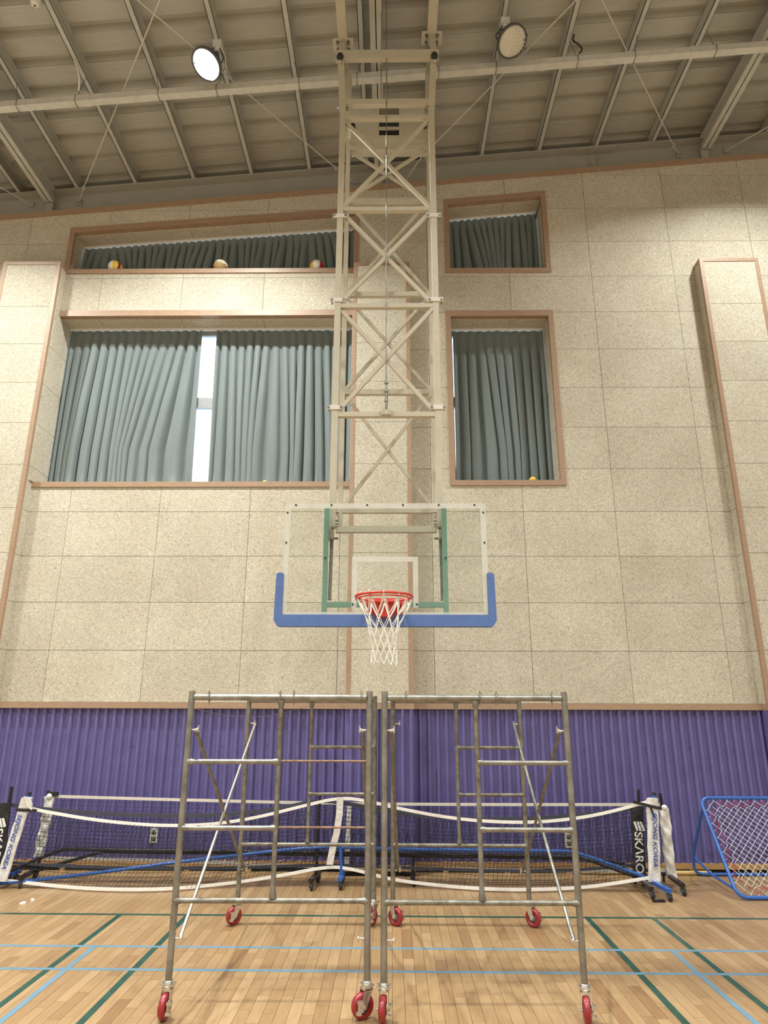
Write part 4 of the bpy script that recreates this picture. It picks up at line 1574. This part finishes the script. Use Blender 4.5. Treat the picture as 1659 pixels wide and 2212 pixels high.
# ================================================================== LAMPS
def high_bay(px, py, lit, label, aim):
    AV = V(aim).normalized()
    c = aY(px, py, 6.4)
    root = empty('high_bay_lamp', c, label, 'lamp')
    # axis points out of the lens
    ax = AV
    MB().lathe([(.0001, -.16), (.085, -.16), (.10, -.13), (.105, -.07), (.165, -.055), (.197, -.04), (.200, -.005), (.197, .004), (.178, .006), (.174, -.012)], c, ax, 40).build('lamp_housing', 'lamp_body', root)
    lens = MB().lathe([(.175, -.006), (.120, .002), (.0001, .004)], c, ax, 40)
    ln = lens.build('lens', 'lamp_lens_on' if lit else 'lamp_lens_off', root)
    x_ = V((1, 0, 0))
    y_ = ax.cross(x_).normalized()
    if not lit:
        dots = MB()
        for n_, r_ in ((6, .045), (12, .085), (18, .125), (22, .155)):
            for k_ in range(n_):
                a = 2 * math.pi * k_ / n_
                p = c + (x_ * math.cos(a) + y_ * math.sin(a)) * r_
                dots.lathe([(.007, .004), (.007, .008), (.0001, .008)], p, ax, 6, False)
        dots.build('led_array', 'led_dot', ln)['kind'] = 'stuff'
    for k_ in range(0 if lit else 8):
        a = 2 * math.pi * (k_ + .5) / 8
        MB().lathe([(.007, .002), (.007, .010), (.0001, .010)], c + (x_ * math.cos(a) + y_ * math.sin(a)) * .188, ax, 6, False).build('lens_screw', 'black_steel', root)
    xp = min(PURX, key=lambda x: abs(x - c.x))
    zp = roofz(xp, ZPB)
    # fins / driver box and yoke behind the housing, white junction box under the purlin
    b0 = c - ax * .16
    for k_ in range(-3, 4):
        MB().bar(b0 + x_ * (.022 * k_) + ax * .02, b0 + x_ * (.022 * k_) - ax * .07, .006, .15, y_).build('cooling_fin', 'lamp_body', root)
    jb = V((xp + .015, c.y + .06, zp - .06))
    for s_ in (-1, 1):
        MB().tube([c - ax * .05 + x_ * (s_ * .17), b0 - ax * .05 + x_ * (s_ * .13), jb + V((s_ * .02, -.02, -.02))], .010, 6).build('yoke_arm', 'lamp_body', root)
    MB().box(jb + V((-.055, -.055, -.035)), jb + V((.055, .055, .062))).build('junction_box', 'bracket_white', root)
    MB().lathe([(.0001, -.062), (.030, -.062), (.042, -.045), (.045, -.034), (.0001, -.034)], jb, (0, 0, 1), 20).build('ceiling_rose', 'bracket_white', root)
    MB().tube(smooth([jb + V((.05, .0, -.01)), jb + V((.09, .05, -.10)), jb + V((.085, .13, -.20)), jb + V((.10, .36, -.12))], 2), .008, 6).build('power_cable', 'bracket_white', root)
    if lit:
        lamp_light('high_bay_light', c + ax * .03, (-.06, -.15, -.98), LP, .30)
    return root


high_bay(445, 140, True, 'switched-on round high bay lamp glowing white under the roof', (-.30, -.30, -.9))
high_bay(1107, 90, False, 'unlit round high bay lamp with dark rim and dotted lens', (.30, -.30, -.9))

# ================================================================== ROOF FITTINGS
tray = empty('cable_tray', (0, 6.8, roofz(0, 9.85)), 'long pale metal cable tray hung under the purlins', 'cable tray')
x = -8.0
while x < 8.0:
    x2 = x + 2.0
    q = [(x + .002, roofz(x, 9.79)), (x2 - .002, roofz(x2, 9.79)), (x2 - .002, roofz(x2, 9.885)), (x + .002, roofz(x, 9.885))]
    MB().prism(q, 6.765, 6.860).build('tray_section', 'tray_metal', tray)
    q = [(x - .03, roofz(x - .03, 9.786)), (x + .03, roofz(x + .03, 9.786)), (x + .03, roofz(x + .03, 9.889)), (x - .03, roofz(x - .03, 9.889))]
    MB().prism(q, 6.761, 6.864).build('joint_band', 'tray_metal', tray)
    x = x2
for i, xh in enumerate(PURX):
    if -7 < xh < 7.2:
        xt = xh + (.10 if i % 2 else -.06)
        hg = MB().tube([(xh + .02, 6.80, roofz(xh, ZPB) + .02), (xt, 6.80, roofz(xt, 9.885)), (xt, 6.758, roofz(xt, 9.885)), (xt, 6.758, roofz(xt, 9.783)), (xt, 6.868, roofz(xt, 9.783)), (xt, 6.868, roofz(xt, 9.888))], .0045, 6)
        hg.build('hanger_wire', 'galvanised', tray)


def tie_rod(p0, p1, anchor, label):
    a, b_ = aR(*p0, 10.08), aR(*p1, 10.05)
    if b_.y > 8.58:
        b_ = a.lerp(b_, (8.58 - a.y) / (b_.y - a.y))
    e = aY(*anchor, 8.735)
    root = empty('tie_rod', a, label, 'tie rod')
    d = (a - b_).normalized()
    MB().tube([a + d * 2.6, b_], .009, 8).build('rod', 'tray_metal', root)
    MB().torus(b_ - d * .03, (1, .2, 0), .032, .008, 18, 6).build('hook_eye', 'tray_metal', root)
    MB().tube([b_ - d * .05, e], .0075, 6).build('anchor_link', 'tray_metal', root)
    ab = MB().box(e + V((-.045, -.005, -.05)), e + V((.045, .02, .05)))
    ab.lathe([(.0001, -.04), (.022, -.04), (.022, 0), (.0001, 0)], e, (0, 1, 0), 8, False)
    ab.build('anchor_block', 'beam_paint', root)


tie_rod((345, 0), (182, 403), (170, 437), 'thin steel tie rod slanting down left below the glowing lamp')
tie_rod((297, 0), (722, 360), (768, 398), 'thin steel tie rod passing behind the glowing lamp')
tie_rod((1245, 0), (912, 338), (868, 402), 'thin steel tie rod passing behind the unlit lamp')
tie_rod((1300, 0), (1455, 315), (1467, 334), 'thin steel tie rod right of the unlit lamp')
# stubs of the neighbouring bays
for p0, p1, an, lb in (((-60, 372), (5, 407), (67, 442), 'short visible end of a tie rod at the left edge'), ((1720, 240), (1618, 297), (1570, 325), 'short visible end of a tie rod at the right edge')):
    a, b_ = aR(*p0, 9.99), aR(*p1, 10.02)
    if b_.y > 8.58:
        b_ = a.lerp(b_, (8.58 - a.y) / (b_.y - a.y))
    e = aY(*an, 8.735)
    root = empty('tie_rod', a, lb, 'tie rod')
    MB().tube([a + (a - b_).normalized() * .8, b_], .009, 8).build('rod', 'tray_metal', root)
    MB().tube([b_, e], .008, 6).build('anchor_link', 'tray_metal', root)
    MB().box(e + V((-.045, -.005, -.05)), e + V((.045, .02, .05))).build('anchor_block', 'beam_paint', root)
# heat detector and loose cables
c = aR(76, 8, 10.08)
fd = empty('heat_detector', c, 'small white round detector under the roof at top left', 'detector')
MB().lathe([(.0001, .06), (.055, .06), (.06, .035), (.055, .02), (.0001, .02)], c, (0, 0, 1), 24).build('detector_base', 'detector_white', fd)
MB().lathe([(.048, .02), (.052, .0), (.042, -.02), (.022, -.028), (.0001, -.030)], c, (0, 0, 1), 24).build('detector_head', 'detector_white', fd)
MB().lathe([(.012, -.029), (.012, -.037), (.0001, -.037)], c, (0, 0, 1), 12).build('detector_lens', 'lamp_body', fd)
MB().tube([c + V((0, 0, .05)), V((c.x, c.y, roofz(c.x, ZRS) + .02))], .02, 8).build('conduit', 'detector_white', fd)
cb = smooth([aR(1240, 75, 10.20), aR(1236, 88, 10.05), aR(1250, 95, 9.98), aR(1259, 108, 9.93), aR(1250, 116, 9.92)], 2)
tag(MB().tube(cb, .011, 8).build('power_cable', 'black_rubber', None, cb[0]), 'looped dark cable above the tray right of the unlit lamp', 'cable')
cb = smooth([aR(160, 130, 10.20), aR(168, 150, 10.05), aR(172, 175, 9.95), aR(170, 196, 9.90)], 2)
tag(MB().tube(cb, .011, 8).build('power_cable', 'bracket_white', None, cb[0]), 'pale cable dropping from a purlin to the tray at left', 'cable')

# ================================================================== BALLS ON THE LEDGES
def ball(name, px, py, Y_, z, r, fn, mats, label, axis=(0, 0, 1)):
    p = aY(px, py, Y_)
    c = V((p.x, Y_, z + r))
    mb = MB().sphere(c, r, 32, 20)
    o = mb.build(name, mats[0], None, c)
    for mt in mats[1:]:
        o.data.materials.append(M[mt])
    for pl in o.data.polygons:
        pl.material_index = fn(pl.center.normalized())
    tag(o, label, 'ball')
    return o


def bands(d):
    x = d.x * .896 + d.y * .44
    return 0 if x < -.38 else (1 if x < .28 else (2 if x < .70 else 1))


def bands2(d):
    t = d.z + .30 * (d.x * .96 + d.y * .29)
    return 1 if .10 < t < .52 and d.y < .3 else 0


def bands3(d):
    x = d.x * .99 + d.y * .11
    return 0 if x < -.45 else (1 if x < .40 else 2)


ZLEDGE = 8.152
ball('volleyball', 249, 577, 8.648, ZLEDGE, .108, bands, ('ball_white', 'ball_yellow', 'ball_maroon'), 'white, yellow and maroon volleyball, leftmost on the upper ledge')
ball('ball', 477, 577, 8.648, ZLEDGE, .112, bands2, ('ball_tan', 'ball_white'), 'tan ball with a white band, middle of the upper ledge')
b3 = ball('volleyball', 684, 577, 8.648, ZLEDGE, .106, bands3, ('ball_yellow', 'ball_white', 'ball_red'), 'yellow, white and red volleyball, rightmost on the upper ledge')
ball('tennis_ball', 572, 1043, 8.68, 4.760, .034, lambda d: 0, ('tennis_yellow',), 'small yellow green ball peeping over the wide sill')
ball('ball', 1151, 1043, 8.70, 4.778, .052, lambda d: 0, ('ball_yellow',), 'pale yellow ball peeping over the tall right window sill')

# ================================================================== SMALL THINGS
for px, py, lab in ((332, 1805, 'cream double wall socket on the purple wall, seen through the left netting'), (1229, 1815, 'cream double wall socket on the purple wall, beside the right scaffold leg')):
    p = aY(px, py, 8.5)
    c = V((p.x, 8.508, p.z))
    so = empty('wall_socket', c, lab, 'socket', 'wall sockets on the wainscot')
    MB().box(c + V((-.042, -.012, -.078)), c + V((.042, .028, .078))).build('cover_plate', 'outlet_cream', so)
    for dz in (-.034, .034):
        f_ = MB().lathe([(.0001, -.016), (.024, -.016), (.026, -.010), (.0001, -.010)], c + V((0, 0, dz)), (0, 1, 0), 16).build('socket_face', 'outlet_dark', so)
        for dx in (-.008, .008):
            MB().box(c + V((dx - .002, -.018, dz - .004)), c + V((dx + .002, -.015, dz + .004))).build('socket_hole', 'outlet_cream', f_)
po = MB()
po.tube([V((2.16, 8.47, .0235)), V((2.7, 8.468, .024)), V((3.30, 8.462, .0235)), V((3.62, 8.462, .0235))], [.022, .0228, .0232, .0235], 14)
for x in (2.45, 2.83, 3.2, 3.5):
    po.lathe([(.0232, -.006), (.0246, 0), (.0232, .006)], V((x, 8.465, .0238)), (1, 0, 0), 14)
tag(po.build('bamboo_pole', 'bamboo', None, (2.9, 8.465, 0)), 'yellow wooden pole lying along the foot of the wall', 'pole')
rg = random.Random(5)
for (px, py), lab, s_ in (((48, 1953), 'larger white bit on the floor at the left edge', .035), ((71, 1945), 'smaller white bit on the floor at the left edge', .022)):
    p = aZ(px, py, 0)
    mb = MB()  # low irregular white lump on the floor boards
    n_ = 7
    top_ = [p + V((math.cos(6.28 * k_ / n_) * s_ * rg.uniform(.5, 1.1), math.sin(6.28 * k_ / n_) * s_ * rg.uniform(.5, 1.1), rg.uniform(.004, .018))) for k_ in range(n_)]
    bot_ = [V((v.x, v.y, .0005)) for v in top_]
    mb.add(top_ + bot_ + [p + V((0, 0, .022))], [(k_, (k_ + 1) % n_, 2 * n_) for k_ in range(n_)] + [((k_ + 1) % n_, k_, n_ + k_, n_ + (k_ + 1) % n_) for k_ in range(n_)])
    tag(mb.build('white_bit', 'matte_white', None, p), lab, 'scrap')
